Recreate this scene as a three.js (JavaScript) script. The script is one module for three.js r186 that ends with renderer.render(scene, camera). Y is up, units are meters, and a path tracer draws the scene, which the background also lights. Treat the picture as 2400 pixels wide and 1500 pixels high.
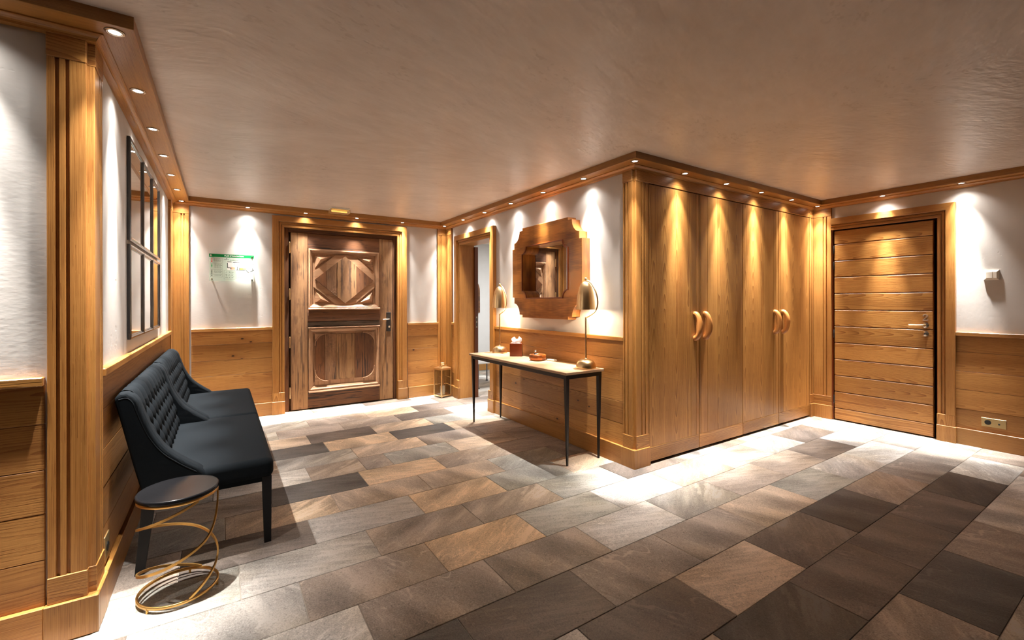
import * as THREE from 'three';
import { mergeGeometries, toCreasedNormals } from 'three/addons/utils/BufferGeometryUtils.js';
import { RoundedBoxGeometry } from 'three/addons/geometries/RoundedBoxGeometry.js';
import { TextGeometry } from 'three/addons/geometries/TextGeometry.js';
import { FontLoader } from 'three/addons/loaders/FontLoader.js';
import { RectAreaLightUniformsLib } from 'three/addons/lights/RectAreaLightUniformsLib.js';

// ---------------------------------------------------------------- camera, exposure, light levels
const scene = new THREE.Scene();
scene.background = new THREE.Color(0, 0, 0);
const FOCAL = 1047.06, EYE = 1.30, TURN = 0.5769;
const camera = new THREE.PerspectiveCamera(2 * Math.atan(750 / FOCAL) * 180 / Math.PI, 1.6, 0.05, 40);
camera.position.set(0, EYE, 0);
camera.rotation.set(-0.0007, -TURN, -0.0019, 'YXZ');
camera.setViewOffset(2400, 1500, 0, 750 - 708.44, 2400, 1500);
scene.add(camera);
const renderer = new THREE.WebGLRenderer({ antialias: true });
renderer.toneMapping = THREE.LinearToneMapping;
renderer.toneMappingExposure = 1.3;
renderer.shadowMap.enabled = true;
renderer.shadowMap.type = THREE.PCFSoftShadowMap;
RectAreaLightUniformsLib.init();
const SPOT_COLOR = new THREE.Color().setRGB(1.0, 0.95, 0.89), SPOT_BEAM = 40, SPOT_FLOOD = 8, SPOT_SPILL = 0.6;
const LAMP_COLOR = new THREE.Color().setRGB(1.0, 0.78, 0.52), LAMP_POWER = 0.6;
const NEXT_ROOM_COLOR = new THREE.Color().setRGB(0.92, 0.97, 1.0), NEXT_ROOM_POWER = 28;

// ---------------------------------------------------------------- helpers
// The room is laid out in u (to the right along the far wall) and v (away from the camera along the left wall): x = u, z = -v.
function rng(seed) { let a = seed >>> 0; return () => { a = (a + 0x6D2B79F5) >>> 0; let t = a; t = Math.imul(t ^ (t >>> 15), t | 1); t ^= t + Math.imul(t ^ (t >>> 7), t | 61); return ((t ^ (t >>> 14)) >>> 0) / 4294967296; }; }
const rnd = rng(20417);
const NT = new Float32Array(65536); { const r = rng(99); for (let i = 0; i < 65536; i++) NT[i] = r(); }
function vn(x, y) {
  const xi = Math.floor(x), yi = Math.floor(y); let fx = x - xi, fy = y - yi;
  fx = fx * fx * (3 - 2 * fx); fy = fy * fy * (3 - 2 * fy);
  const a = xi & 255, b = (xi + 1) & 255, c = (yi & 255) << 8, d = ((yi + 1) & 255) << 8;
  const p = NT[c | a], q = NT[c | b], r = NT[d | a], s = NT[d | b];
  return p + (q - p) * fx + (r - p) * fy + (p - q - r + s) * fx * fy;
}
function fbm(x, y, n = 4) { let s = 0, a = 0.5, t = 0; for (let i = 0; i < n; i++) { s += a * vn(x + i * 17.3, y + i * 9.1); t += a; a *= 0.5; x *= 2.03; y *= 2.03; } return s / t; }
const clamp = (x, a = 0, b = 1) => x < a ? a : x > b ? b : x, sm = (a, b, x) => { x = clamp((x - a) / (b - a)); return x * x * (3 - 2 * x); }, mix = (a, b, t) => a + (b - a) * t;
const mix3 = (a, b, t) => [mix(a[0], b[0], t), mix(a[1], b[1], t), mix(a[2], b[2], t)];
// fn(s, t) in metres gives [r, g, b (0..255, sRGB), height 0..1]; returns colour and height maps that cover lx by ly metres
function maps(w, h, lx, ly, fn, wantColor = true, wantBump = true) {
  const c = wantColor ? new Uint8Array(w * h * 4) : null, b = wantBump ? new Uint8Array(w * h * 4) : null;
  for (let y = 0; y < h; y++) for (let x = 0; x < w; x++) {
    const o = fn((x + 0.5) / w * lx, (y + 0.5) / h * ly), k = (y * w + x) * 4;
    if (c) { c[k] = clamp(o[0], 0, 255); c[k + 1] = clamp(o[1], 0, 255); c[k + 2] = clamp(o[2], 0, 255); c[k + 3] = 255; }
    if (b) { const g = clamp(o[3]) * 255; b[k] = b[k + 1] = b[k + 2] = g; b[k + 3] = 255; }
  }
  const mk = (d, srgb) => { const t = new THREE.DataTexture(d, w, h, THREE.RGBAFormat); t.magFilter = THREE.LinearFilter; t.minFilter = THREE.LinearMipmapLinearFilter; t.generateMipmaps = true; t.wrapS = t.wrapT = THREE.MirroredRepeatWrapping; t.repeat.set(1 / lx, 1 / ly); if (srgb) t.colorSpace = THREE.SRGBColorSpace; t.needsUpdate = true; return t; };
  return { map: c && mk(c, true), bump: b && mk(b, false) };
}
function M(color, roughness, extra = {}) {
  const { cls, tex, bumpScale, ...rest } = extra;
  const m = new THREE.MeshPhysicalMaterial({ roughness, ...rest });
  if (Array.isArray(color)) m.color.setRGB(...color); else m.color.set(color);
  if (tex?.map) m.map = tex.map;
  if (tex?.bump) { m.bumpMap = tex.bump; m.bumpScale = bumpScale ?? 0.001; }
  m.side = THREE.DoubleSide;
  return m;
}
const taken = new Map();
function numbered(name) { const n = taken.get(name) || 0; taken.set(name, n + 1); return n ? `${name}_${String(n).padStart(3, '0')}` : name; }
const baseOf = new WeakMap();
function tag(o, label, category, group, kind) { o.userData = { label, category }; if (group) o.userData.group = group; if (kind) o.userData.kind = kind; return o; }
function thing(name, label, category, base = [0, 0, 0], group, kind) {
  const o = new THREE.Group(); o.name = kind === 'structure' ? name : numbered(name); scene.add(o);
  o.position.set(base[0], base[1], -base[2]); baseOf.set(o, o.position.clone());
  return tag(o, label, category, group, kind);
}
// geometry in the room's coordinates; the part is placed relative to its thing
function part(parent, name, geo, mat, label) {
  const p = baseOf.get(parent); if (p && p.lengthSq() > 0) geo.translate(-p.x, -p.y, -p.z);
  const m = new THREE.Mesh(geo, mat); m.name = name; m.castShadow = m.receiveShadow = true; parent.add(m); if (p) baseOf.set(m, p);
  if (label) m.userData.label = label;
  return m;
}
function struct(name, geo, mat, label, category) {
  const m = new THREE.Mesh(geo, mat); m.name = name; m.castShadow = m.receiveShadow = true; scene.add(m); baseOf.set(m, new THREE.Vector3());
  return tag(m, label, category, null, 'structure');
}
const plain = g => { const n = g.index ? g.toNonIndexed() : g; for (const k of Object.keys(n.attributes)) if (!['position', 'normal', 'uv'].includes(k)) n.deleteAttribute(k); return n; };
const merge = list => mergeGeometries(list.map(plain));
// flat polygons: each a list of [x,y,z]; uv in metres, the grain axis along texture s
function polys(list, g = 'x', off = [0, 0], center = null) {
  const P = [], N = [], T = [], gi = 'xyz'.indexOf(g);
  const a = new THREE.Vector3(), b = new THREE.Vector3(), n = new THREE.Vector3();
  for (let q of list) {
    a.set(q[1][0] - q[0][0], q[1][1] - q[0][1], q[1][2] - q[0][2]); b.set(q[2][0] - q[0][0], q[2][1] - q[0][1], q[2][2] - q[0][2]); n.crossVectors(a, b).normalize();
    if (center) { const c = [0, 1, 2].map(i => q.reduce((s, v) => s + v[i], 0) / q.length - center[i]); if (n.x * c[0] + n.y * c[1] + n.z * c[2] < 0) { q = q.slice().reverse(); n.negate(); } }
    const ax = [Math.abs(n.x), Math.abs(n.y), Math.abs(n.z)], ni = ax.indexOf(Math.max(...ax));
    let s = gi === ni ? (ni + 1) % 3 : gi, t = 3 - ni - s;
    for (let i = 1; i + 1 < q.length; i++) for (const v of [q[0], q[i], q[i + 1]]) { P.push(...v); N.push(n.x, n.y, n.z); T.push(v[s] + off[0], v[t] + off[1]); }
  }
  const geo = new THREE.BufferGeometry();
  geo.setAttribute('position', new THREE.Float32BufferAttribute(P, 3)); geo.setAttribute('normal', new THREE.Float32BufferAttribute(N, 3)); geo.setAttribute('uv', new THREE.Float32BufferAttribute(T, 2));
  return geo;
}
function cbox(x0, x1, y0, y1, z0, z1, { b = 0.0015, g = 'x', off, fit = [2.4, 0.6] } = {}) {
  const lo = [x0, y0, z0], hi = [x1, y1, z1], L = [], c = [(x0 + x1) / 2, (y0 + y1) / 2, (z0 + z1) / 2];
  if (!off) { const s = 'xyz'.indexOf(g), o = [0, 1, 2].filter(i => i !== s), t = hi[o[0]] - lo[o[0]] > hi[o[1]] - lo[o[1]] ? o[0] : o[1], at = (i, l) => rnd() * Math.max(0, l - hi[i] + lo[i]) - lo[i]; off = [at(s, fit[0]), at(t, fit[1])]; } b = Math.min(b, (x1 - x0) / 3, (y1 - y0) / 3, (z1 - z0) / 3);
  const ext = (i, s) => s > 0 ? hi[i] : lo[i], ins = (i, s) => s > 0 ? hi[i] - b : lo[i] + b;
  for (let i = 0; i < 3; i++) { const j = (i + 1) % 3, k = (i + 2) % 3;
    for (const s of [-1, 1]) { const q = []; for (const [p, r] of [[-1, -1], [1, -1], [1, 1], [-1, 1]]) { const v = []; v[i] = ext(i, s); v[j] = ins(j, p); v[k] = ins(k, r); q.push(v); } L.push(q); }
    if (b > 0) for (const s of [-1, 1]) for (const t of [-1, 1]) { const q = []; for (const [f, e] of [[0, -1], [0, 1], [1, 1], [1, -1]]) { const v = []; v[i] = f ? ins(i, s) : ext(i, s); v[j] = f ? ext(j, t) : ins(j, t); v[k] = ins(k, e); q.push(v); } L.push(q); }
  }
  if (b > 0) for (const sx of [-1, 1]) for (const sy of [-1, 1]) for (const sz of [-1, 1]) { const S = [sx, sy, sz]; L.push([0, 1, 2].map(i => [0, 1, 2].map(j => i === j ? ext(j, S[j]) : ins(j, S[j])))); }
  return polys(L, g, off, c);
}
const ub = (u0, u1, y0, y1, v0, v1, o) => cbox(u0, u1, y0, y1, -v1, -v0, o);
// a prism: outline of [a, b] points in a plane, pushed along the third axis. plane 'uy' (along v), 'vy' (along u), 'uv' (along y)
function prism(plane, pts, c0, c1, g = 'y', off) {
  const at = plane === 'uy' ? (a, b, c) => [a, b, -c] : plane === 'vy' ? (a, b, c) => [c, b, -a] : (a, b, c) => [a, c, -b];
  const shape = new THREE.Shape(pts.map(p => new THREE.Vector2(p[0], p[1]))), tri = THREE.ShapeUtils.triangulateShape(pts.map(p => new THREE.Vector2(p[0], p[1])), []);
  const L = [], area = THREE.ShapeUtils.area(shape.getPoints()) > 0, flip = (plane === 'vy') !== !(c1 > c0);
  for (const t of tri) { const q = t.map(i => pts[i]); L.push(q.map(p => at(p[0], p[1], c0))); L.push(q.slice().reverse().map(p => at(p[0], p[1], c1))); }
  for (let i = 0; i < pts.length; i++) { const p = pts[i], q = pts[(i + 1) % pts.length]; L.push([at(p[0], p[1], c0), at(p[0], p[1], c1), at(q[0], q[1], c1), at(q[0], q[1], c0)]); }
  return polys(L, g, off ?? [rnd() * 4, rnd() * 2]);
}
// swept round bar through points [u, y, v] with radius r (number or function of 0..1)
function tube(pts, r, seg = 40, rad = 10, closed = false) {
  const curve = new THREE.CatmullRomCurve3(pts.map(p => new THREE.Vector3(p[0], p[1], -p[2])), closed, 'centripetal');
  const g = new THREE.TubeGeometry(curve, seg, 1, rad, closed), pos = g.attributes.position, fr = curve.getPointAt.bind(curve), v = new THREE.Vector3(), c = new THREE.Vector3();
  for (let i = 0; i <= seg; i++) { fr(i / seg, c); const k = typeof r === 'function' ? r(i / seg) : r; for (let j = 0; j <= rad; j++) { const n = i * (rad + 1) + j; v.fromBufferAttribute(pos, n).sub(c).multiplyScalar(k).add(c); pos.setXYZ(n, v.x, v.y, v.z); } }
  if (!closed) { const caps = []; for (const e of [0, 1]) { const k = typeof r === 'function' ? r(e) : r; if (k > 1e-4) { const s = new THREE.SphereGeometry(k, rad, 6); fr(e, c); s.translate(c.x, c.y, c.z); caps.push(s); } } if (caps.length) return merge([g, ...caps]); }
  return plain(g);
}
function lathe(profile, u, v, seg = 40) { const g = new THREE.LatheGeometry(profile.map(p => new THREE.Vector2(p[0], p[1])), seg); g.translate(u, 0, -v); return plain(g); }
const rbox = (u0, u1, y0, y1, v0, v1, r, n = 3) => { const g = new RoundedBoxGeometry(u1 - u0, y1 - y0, v1 - v0, n, r); g.translate((u0 + u1) / 2, (y0 + y1) / 2, -(v0 + v1) / 2); return plain(g); };

// ---------------------------------------------------------------- materials
const OL = [224, 170, 108], OD = [142, 86, 40];
function oakGrain(s, t, ring, cut, amt = 0.44) {
  const late = Math.pow(ring - Math.floor(ring), 2.6), pore = sm(0.60, 0.8, vn(s * 16 + 3, t * 620)) * (0.55 + 0.45 * late), fine = vn(s * 5, t * 260), tone = fbm(s * 0.9 + 7, t * 9 + cut, 3);
  const k = clamp(amt * late + 0.24 * pore + 0.18 * fine + 0.6 * (tone - 0.5));
  return [...mix3(OL, OD, k), 0.8 - 0.55 * pore - 0.2 * late];
}
const oakPlainTex = maps(2048, 512, 2.4, 0.6, (s, t) => {
  const w = 0.15, b = Math.floor(t / w), tt = t - b * w - w / 2 - 0.03 * (vn(s * 0.8 + b * 9, b * 3.3) - 0.5), h = 0.006 + 0.075 * vn(s * 0.55 + b * 31.7, b * 5.1) ;
  return oakGrain(s, t, (Math.sqrt(tt * tt * 0.55 + h * h) + 0.006 * fbm(s * 4, t * 22, 3)) / 0.0056, 0, 0.66);
});
const oakRiftTex = maps(2048, 512, 2.4, 0.6, (s, t) => oakGrain(s, t, (t + 0.012 * fbm(s * 0.7, t * 5, 3) + 0.0015 * vn(s * 6, t * 30)) / 0.0052, 4, 0.34));
const KNOTS = []; { const r = rng(5); for (let i = 0; i < 7; i++) KNOTS.push([0.1 + r() * 2.2, 0.03 + r() * 0.54, 0.006 + 0.007 * r()]); }
const oakKnotTex = maps(2048, 512, 2.4, 0.6, (s, t) => {
  let dt = 0, dark = 0, near = 0;
  for (const [ks, kt, kr] of KNOTS) { const a = (s - ks) / 1.7, c = t - kt, d = Math.sqrt(a * a + c * c); if (d < 0.16) { dt += Math.sign(c || 1) * 0.030 * Math.exp(-d / (kr * 2.6)); near += Math.exp(-d / (kr * 2)); const e = d * (1 + 0.5 * (fbm(s * 90, t * 90, 2) - 0.5)); dark = Math.max(dark, sm(kr, kr * 0.5, e)); } }
  const w = 0.2, b = Math.floor(t / w), tt = t - b * w - w / 2 - 0.06 * (vn(s * 1.1 + b * 4, b * 7.3) - 0.5) - dt, h = 0.01 + 0.06 * vn(s * 0.8 + b * 11.7, b * 2.1);
  const o = oakGrain(s, t, (Math.sqrt(tt * tt * 0.6 + h * h) + 0.010 * fbm(s * 4, t * 16, 3)) / 0.0056, 2, 0.40), c = mix3(mix3(o, OD, 0.5 * clamp(near)), [58, 32, 16], dark);
  return [...c, o[3] * (1 - 0.6 * dark) * (0.75 + 0.25 * vn(s * 240, t * 30))];
});
const OAK = (tex, tint, rough = 0.36) => M(tint, rough, { tex, bumpScale: 0.0004, specularIntensity: 1 });
const TINT = [[0.61, 0.545, 0.38], [0.53, 0.47, 0.32], [0.68, 0.605, 0.43]];
const oakPlain = TINT.map(t => OAK(oakPlainTex, t)), oakRift = TINT.map(t => OAK(oakRiftTex, t)), oakKnot = TINT.map(t => { const m = OAK(oakKnotTex, t, 0.48); m.bumpScale = 0.00018; return m; });
const pick = list => list[Math.floor(rnd() * list.length) % list.length];
// old timber
const oldTex = (A, B, Cc, saw, crack, seed) => maps(1536, 256, 2.4, 0.4, (s, t) => {
  const S = s + seed * 3.1, T = t + seed * 1.7, r = (T + 0.03 * fbm(S * 1.6, T * 8, 3)) / 0.011, late = Math.pow(r - Math.floor(r), 2), big = fbm(S * 2.2, T * 14, 4), fine = fbm(S * 14, T * 240, 3);
  const patch = sm(0.42, 0.62, fbm(S * 3.1 + 50, T * 7, 3)), rip = !saw ? 0.5 : 0.5 + 0.5 * patch * Math.sin((S + 0.05 * fbm(S * 5, T * 12, 3) + 0.15 * T) * 2 * Math.PI / 0.016), cr = crack * sm(0.68, 0.82, vn(S * 2.2, T * 95) * 0.7 + 0.3 * vn(S * 9, T * 200)), spot = sm(0.66, 0.8, fbm(S * 11, T * 26, 3));
  const k = clamp(0.28 * late + 1.15 * (big - 0.38) + 0.5 * (fine - 0.5) + saw * 0.4 * (rip - 0.5)), c = mix3(mix3(A, B, k), Cc, clamp(cr + 0.18 * spot));
  return [...c, clamp(0.7 - 0.35 * late - 0.7 * cr + saw * 0.35 * (rip - 0.5) + 0.3 * (fine - 0.5))];
});
const oldPale = M([0.58, 0.54, 0.47], 0.75, { tex: oldTex([190, 146, 102], [112, 72, 42], [48, 28, 16], 0.35, 0.5, 1), bumpScale: 0.0016 });
const oldBrown = M([0.62, 0.55, 0.48], 0.7, { tex: oldTex([142, 94, 52], [76, 46, 24], [26, 15, 8], 0.2, 0.7, 2), bumpScale: 0.0016 });
const oldRibbed = M([0.62, 0.57, 0.52], 0.8, { tex: oldTex([176, 134, 96], [92, 60, 36], [36, 22, 14], 1.1, 0.5, 3), bumpScale: 0.005 });
const oldGrey = M([0.6, 0.57, 0.54], 0.85, { tex: oldTex([150, 132, 116], [82, 66, 52], [30, 22, 18], 0.2, 1.2, 4), bumpScale: 0.004 });
const pineRose = M([0.80, 0.73, 0.67], 0.6, { tex: oldTex([192, 154, 120], [134, 98, 68], [80, 52, 32], 0, 0.3, 5), bumpScale: 0.001 });
const walnut = M([0.92, 0.84, 0.72], 0.3, { clearcoat: 0.4, clearcoatRoughness: 0.15, tex: maps(1024, 512, 1.2, 0.6, (s, t) => { const r = (t + 0.05 * fbm(s * 1.8, t * 5, 3)) / 0.014, l = Math.pow(r - Math.floor(r), 1.6), b = fbm(s * 2.2 + 40, t * 5, 4), bar = fbm(s * 9, t * 1.4 + 5, 3), k = clamp(0.16 * l + 2.2 * (b - 0.47) + 0.45 * (bar - 0.5) + 0.35 * (fbm(s * 14, t * 240, 2) - 0.5) + 0.0); return [...mix3([216, 148, 72], [88, 48, 20], k), 0.5]; }), bumpScale: 0 });
const redWood = M([0.27, 0.095, 0.04], 0.28, { clearcoat: 0.4, clearcoatRoughness: 0.2, tex: { map: oakRiftTex.map } });
// plaster
const wallBump = maps(1024, 1024, 1.3, 1.3, (s, t) => { const a = fbm(s * 7, t * 9, 5), b = fbm(s * 40, t * 90, 3), p = sm(0.70, 0.78, fbm(s * 22, t * 46, 3)) * sm(0.5, 0.62, fbm(s * 3.1 + 9, t * 3.1, 2)); return [0, 0, 0, clamp(0.25 + 0.5 * a + 0.22 * (b - 0.5) - 0.35 * p)]; }, false);
const wallTex = maps(512, 512, 2.6, 2.6, (s, t) => { const a = fbm(s * 1.6, t * 1.6, 4), b = fbm(s * 9 + 3, t * 12, 4), k = clamp(0.5 + 0.9 * (a - 0.5) + 0.4 * (b - 0.5)); return [...mix3([232, 227, 221], [248, 246, 243], k), 0]; }, true, false);
const plaster = M([0.68, 0.672, 0.668], 0.85, { tex: { map: wallTex.map, bump: wallBump.bump }, bumpScale: 0.0013 });
const ceilTex = maps(1024, 1024, 3.0, 3.0, (s, t) => {
  const x = s * 0.94 + t * 0.34, y = -s * 0.34 + t * 0.94, a = fbm(x * 1.6, y * 2.6, 4), b = fbm(x * 7, y * 18, 4), c = fbm(x * 16, y * 50, 3), pit = sm(0.62, 0.78, fbm(x * 30, y * 60, 3)) * sm(0.5, 0.66, fbm(x * 2.4 + 31, y * 3.5, 3)), k = clamp(0.5 + 0.9 * (a - 0.5) + 0.7 * (b - 0.5) + 0.3 * (c - 0.5));
  return [...mix3(mix3([220, 209, 200], [240, 232, 225], k), [176, 160, 146], 0.22 * pit), clamp(0.5 + 0.5 * (a - 0.5) + 0.5 * (b - 0.5) + 0.3 * (c - 0.5) - 0.1 * pit)];
});
const ceilMat = M([0.76, 0.73, 0.705], 0.40, { tex: ceilTex, bumpScale: 0.008, specularIntensity: 0.6 });
// slate: three cleft patterns, many tones
const slateTex = [0, 1, 2].map(q => maps(1024, 512, 1.24, 0.62, (s, t) => {
  const ang = [0.35, -0.6, 1.2][q], x = s * Math.cos(ang) + t * Math.sin(ang) + q * 7, y = -s * Math.sin(ang) + t * Math.cos(ang) + q * 3, flow = fbm(x * 2.2, y * 6, 5), lay = flow * 9 + 0.5 * fbm(x * 9, y * 20, 3), st = lay - Math.floor(lay), edge = sm(0.9, 0.97, st) * (1 - sm(0.97, 1, st)) * sm(0.52, 0.62, fbm(x * 3 + 30, y * 3, 2));
  const grain = vn(s * 300, t * 300), sp = sm(0.76, 0.95, vn(s * 190 + 9, t * 190)), dk = sm(0.76, 0.95, vn(s * 170 + 40, t * 170 + 7)), streak = fbm(x * 6, y * 70, 3), cloud = fbm(x * 2.4 + 60, y * 6.5, 5), pale = sm(0.52, 0.70, fbm(x * 2.6 + 90, y * 9, 5)) * sm(0.38, 0.66, fbm(x * 12, y * 46, 4)), vein = sm(0.030, 0.0, Math.abs(fbm(x * 3.6 + 11, y * 7 + 5, 4) - 0.52)) * sm(0.5, 0.62, fbm(x * 2 + 70, y * 3, 2));
  const v = 208 + 60 * (flow - 0.5) + 130 * (cloud - 0.5) + [50, 30, 16][q] * (streak - 0.5) + 46 * (grain - 0.5) + 26 * sp - 30 * dk + 40 * edge + [30, 52, 18][q] * pale + [16, 22, 60][q] * vein, warm = clamp((fbm(x * 1.7 + 20, y * 2.8 + 11, 4) - 0.42) * 3);
  return [v * (1 + 0.03 * warm), v, v * (1 - 0.06 * warm), clamp(0.45 + 0.35 * (flow - 0.5) + 0.5 * (Math.floor(lay) / 9 - 0.5) + 0.3 * (cloud - 0.5) + 0.14 * (streak - 0.5) + 0.08 * (grain - 0.5))];
}));
const slateCache = new Map();
function slate(tone, q) {
  const k = tone + q; if (slateCache.has(k)) return slateCache.get(k);
  const c = { dark: [0.135, 0.125, 0.117], cocoa: [0.22, 0.182, 0.158], brown: [0.50, 0.415, 0.352], grey: [0.50, 0.465, 0.43], tan: [0.74, 0.585, 0.455], ochre: [0.84, 0.62, 0.42], light: [0.76, 0.72, 0.68], green: [0.49, 0.475, 0.43], pale: [0.92, 0.92, 0.90] }[tone];
  const m = M(c, 0.52, { tex: slateTex[q], bumpScale: 0.006, specularIntensity: 0.75 }); slateCache.set(k, m); return m;
}
const grout = M([0.40, 0.35, 0.30], 0.95);
const blackMetal = M([0.018, 0.015, 0.014], 0.42, { metalness: 0.3 }), brass = M([0.88, 0.66, 0.36], 0.28, { metalness: 1, anisotropy: 0.3 }), gilt = M([0.62, 0.36, 0.11], 0.38, { metalness: 0.9 }), steel = M([0.55, 0.48, 0.40], 0.25, { metalness: 1 }), darkIron = M([0.02, 0.018, 0.018], 0.5, { metalness: 0.4 });
const mirrorGlass = M([0.80, 0.81, 0.80], 0.015, { metalness: 1 });
const blackLacquer = M([0.008, 0.008, 0.009], 0.24, { specularIntensity: 0.28 }), blackFrame = M([0.012, 0.011, 0.011], 0.22, { clearcoat: 0.6, clearcoatRoughness: 0.1, tex: { bump: wallBump.bump }, bumpScale: 0.004 });
const weave = maps(256, 256, 0.06, 0.06, (s, t) => { const a = Math.sin(s * 2 * Math.PI / 0.0022), b = Math.sin(t * 2 * Math.PI / 0.0022), n = vn(s * 1500, t * 1500), k = 0.5 + 0.25 * a * b + 0.5 * (n - 0.5); return [150 + 90 * k, 150 + 90 * k, 150 + 90 * k, k]; });
const fabric = M([0.0125, 0.0175, 0.0225], 0.85, { tex: weave, bumpScale: 0.0006, specularIntensity: 0.2 }), piping = M([0.008, 0.011, 0.014], 0.8, { specularIntensity: 0.3 }), legBlack = M([0.010, 0.010, 0.011], 0.5, { specularIntensity: 0.4 });
const lightGlow = M([1, 1, 1], 0.3, { emissive: new THREE.Color(1, 0.93, 0.82), emissiveIntensity: 14 });
const cream = M([0.80, 0.74, 0.64], 0.4), white = M([0.86, 0.86, 0.85], 0.6), brassPlate = M([0.62, 0.46, 0.22], 0.32, { metalness: 0.9 }), blackPlastic = M([0.01, 0.01, 0.01], 0.4);

// ---------------------------------------------------------------- the room: plan
const UL = -0.409, UC = 2.671, VB = 5.831, VW = 2.373, UR = 5.625, CEIL = 2.404, SOFF = 2.358;   // faces of the skirting
const E_PIL = 0.014, E_PLANK = 0.021, E_WALL = 0.035;                                              // set back from them
const SK = 0.148, RAIL0 = 0.984, RAIL1 = 1.018, UFAR = -3.4, VNEAR = -4.2;
const COURSE = [SK, 0.322, 0.497, 0.664, 0.838, RAIL0];

// floor
const floor = struct('floor', ub(UFAR - 0.2, 6.4, -0.12, -0.0035, VNEAR - 0.2, 7.7, { b: 0 }), grout, 'floor of rectangular slate tiles in mixed brown and grey tones', 'floor');
{
  const LINES = [-0.51, -0.20, 0.11, 0.42, 0.73, 1.04, 1.352, 1.665, 1.972, 2.285, 2.592, 2.905, 3.206, 3.515, 3.822, 4.128, 4.438, 4.75, 5.062, 5.373, 5.685, 5.995, 6.305, 6.615, 6.925, 7.235, 7.5];
  const ROWS = { 3: [1.92, 2.53, 3.165, 3.74, 4.37, 4.97], 4: [1.61, 2.205, 2.83, 3.44, 4.05, 4.65, 5.25], 5: [1.185, 1.79, 2.385, 3.0, 3.62, 4.21, 4.84, 5.43], 6: [0.81, 1.41, 2.02, 2.63, 3.26, 3.86, 4.46, 5.08], 7: [0.49, 1.105, 1.71, 2.32, 2.925, 3.55, 4.16, 4.77, 5.4],
    8: [-0.31, 0.30, 0.915, 1.51, 2.115, 2.72, 3.36, 3.95, 4.5, 5.13], 9: [0.07, 0.685, 1.29, 1.895, 2.5], 10: [-0.175, 0.43, 1.05, 1.65, 2.25], 11: [0.015, 0.62, 1.23, 1.835, 2.44], 12: [0.27, 0.875, 1.48, 2.09], 13: [-0.05, 0.55, 0.945, 1.16, 1.745, 2.36], 14: [0.37, 0.96, 1.575, 2.18],
    15: [0.18, 0.79, 1.405, 2.0, 2.6], 16: [0.08, 0.69, 1.295, 1.90, 2.5], 17: [0.455, 1.055, 1.66, 2.285], 18: [0.165, 0.775, 1.395, 1.975, 2.6], 19: [0.535, 1.14, 1.75, 2.365] };
  const TONES = { dark: [[0.5, 4.28], [1.7, 4.28], [0.6, 3.36], [3.3, 1.2], [4.35, 0.88], [2.8, 0.57], [0.6, 1.5], [1.95, 0.9]], cocoa: [[1.0, 4.59], [0.15, 2.75], [3.75, 0.88], [2.5, 0.88], [3.1, 0.88], [1.5, 1.2], [1.1, 1.5], [2.7, 1.2]], ochre: [[1.2, 2.12], [1.1, 4.28], [1.2, 3.36], [1.35, 2.75]], tan: [[1.55, 4.59], [1.27, 3.97], [0.9, 3.05], [3.0, 1.5], [1.4, 5.2], [0.4, 4.59], [1.5, 3.05], [2.1, 1.2]],
    green: [[0.4, 2.4], [0.0, 2.1], [1.4, 3.66], [-0.3, 2.4], [2.1, 2.75]], pale: [[4.95, 0.88], [0.1, 1.9], [5.0, 1.5], [2.3, 2.1]], light: [[4.05, 0.57], [4.7, 0.57], [0.2, 1.9], [0.3, 3.66], [4.8, 1.8], [2.6, 2.1], [2.0, 1.8]], grey: [[0.2, 2.12], [0.65, 5.2], [1.2, 2.43], [2.6, 1.8], [4.5, 1.2], [0.6, 2.4], [5.3, 1.5]], brown: [[0.9, 2.43], [1.65, 2.43], [1.7, 1.5], [2.35, 1.5], [2.1, 0.57], [3.45, 0.57], [4.0, 1.2], [0.6, 2.12], [0.75, 1.8], [1.4, 1.8]] };
  const r = rng(77), any = ['brown', 'brown', 'grey', 'tan', 'brown', 'light', 'green', 'cocoa'];
  for (let k = 0; k + 1 < LINES.length; k++) {
    const v0 = LINES[k], v1 = LINES[k + 1], beyond = v0 > 5.9, lo = v0 > 2.5 || beyond ? (beyond ? 2.9 : UL - 0.02) : v0 > 2.2 ? UL - 0.02 : -0.9, hi = v0 > 2.3 ? (beyond ? 5.2 : v0 > 4.4 && v0 < 5.5 ? 5.2 : UC + 0.02) : UR + 0.02;
    const J = (ROWS[k] || []).slice(); if (!J.length) J.push((beyond ? 3.2 : 1.3) + r() * 0.6);
    J.sort((a, b) => a - b); while (J[0] - 0.61 > lo) J.unshift(J[0] - 0.61); while (J[J.length - 1] + 0.61 < hi) J.push(J[J.length - 1] + 0.61);
    const E = [lo, ...J.filter(x => x > lo + 0.05 && x < hi - 0.05), hi];
    for (let i = 0; i + 1 < E.length; i++) {
      const u0 = E[i], u1 = E[i + 1], q = Math.floor(r() * 3); let tone = any[Math.floor(r() * any.length)];
      for (const [n, list] of Object.entries(TONES)) if (list.some(([a, b]) => a > u0 && a < u1 && b > v0 && b < v1)) tone = n;
      const y = (r() - 0.5) * 0.0016, g = 0.0015, off = [r() * 0.6 - u0, r() * 0.3 + v1];
      if (v1 < 0.2) continue;
      part(floor, 'tile', ub(u0 + g, u1 - g, -0.014, y, v0 + g, v1 - g, { b: 0.0018, g: 'x', off }), slate(tone, q));
    }
  }
  part(floor, 'paving', ub(UFAR, UR + 0.02, -0.014, -0.001, VNEAR, 0.108, { b: 0 }), slate('brown', 0)).userData.kind = 'stuff';
}
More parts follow.
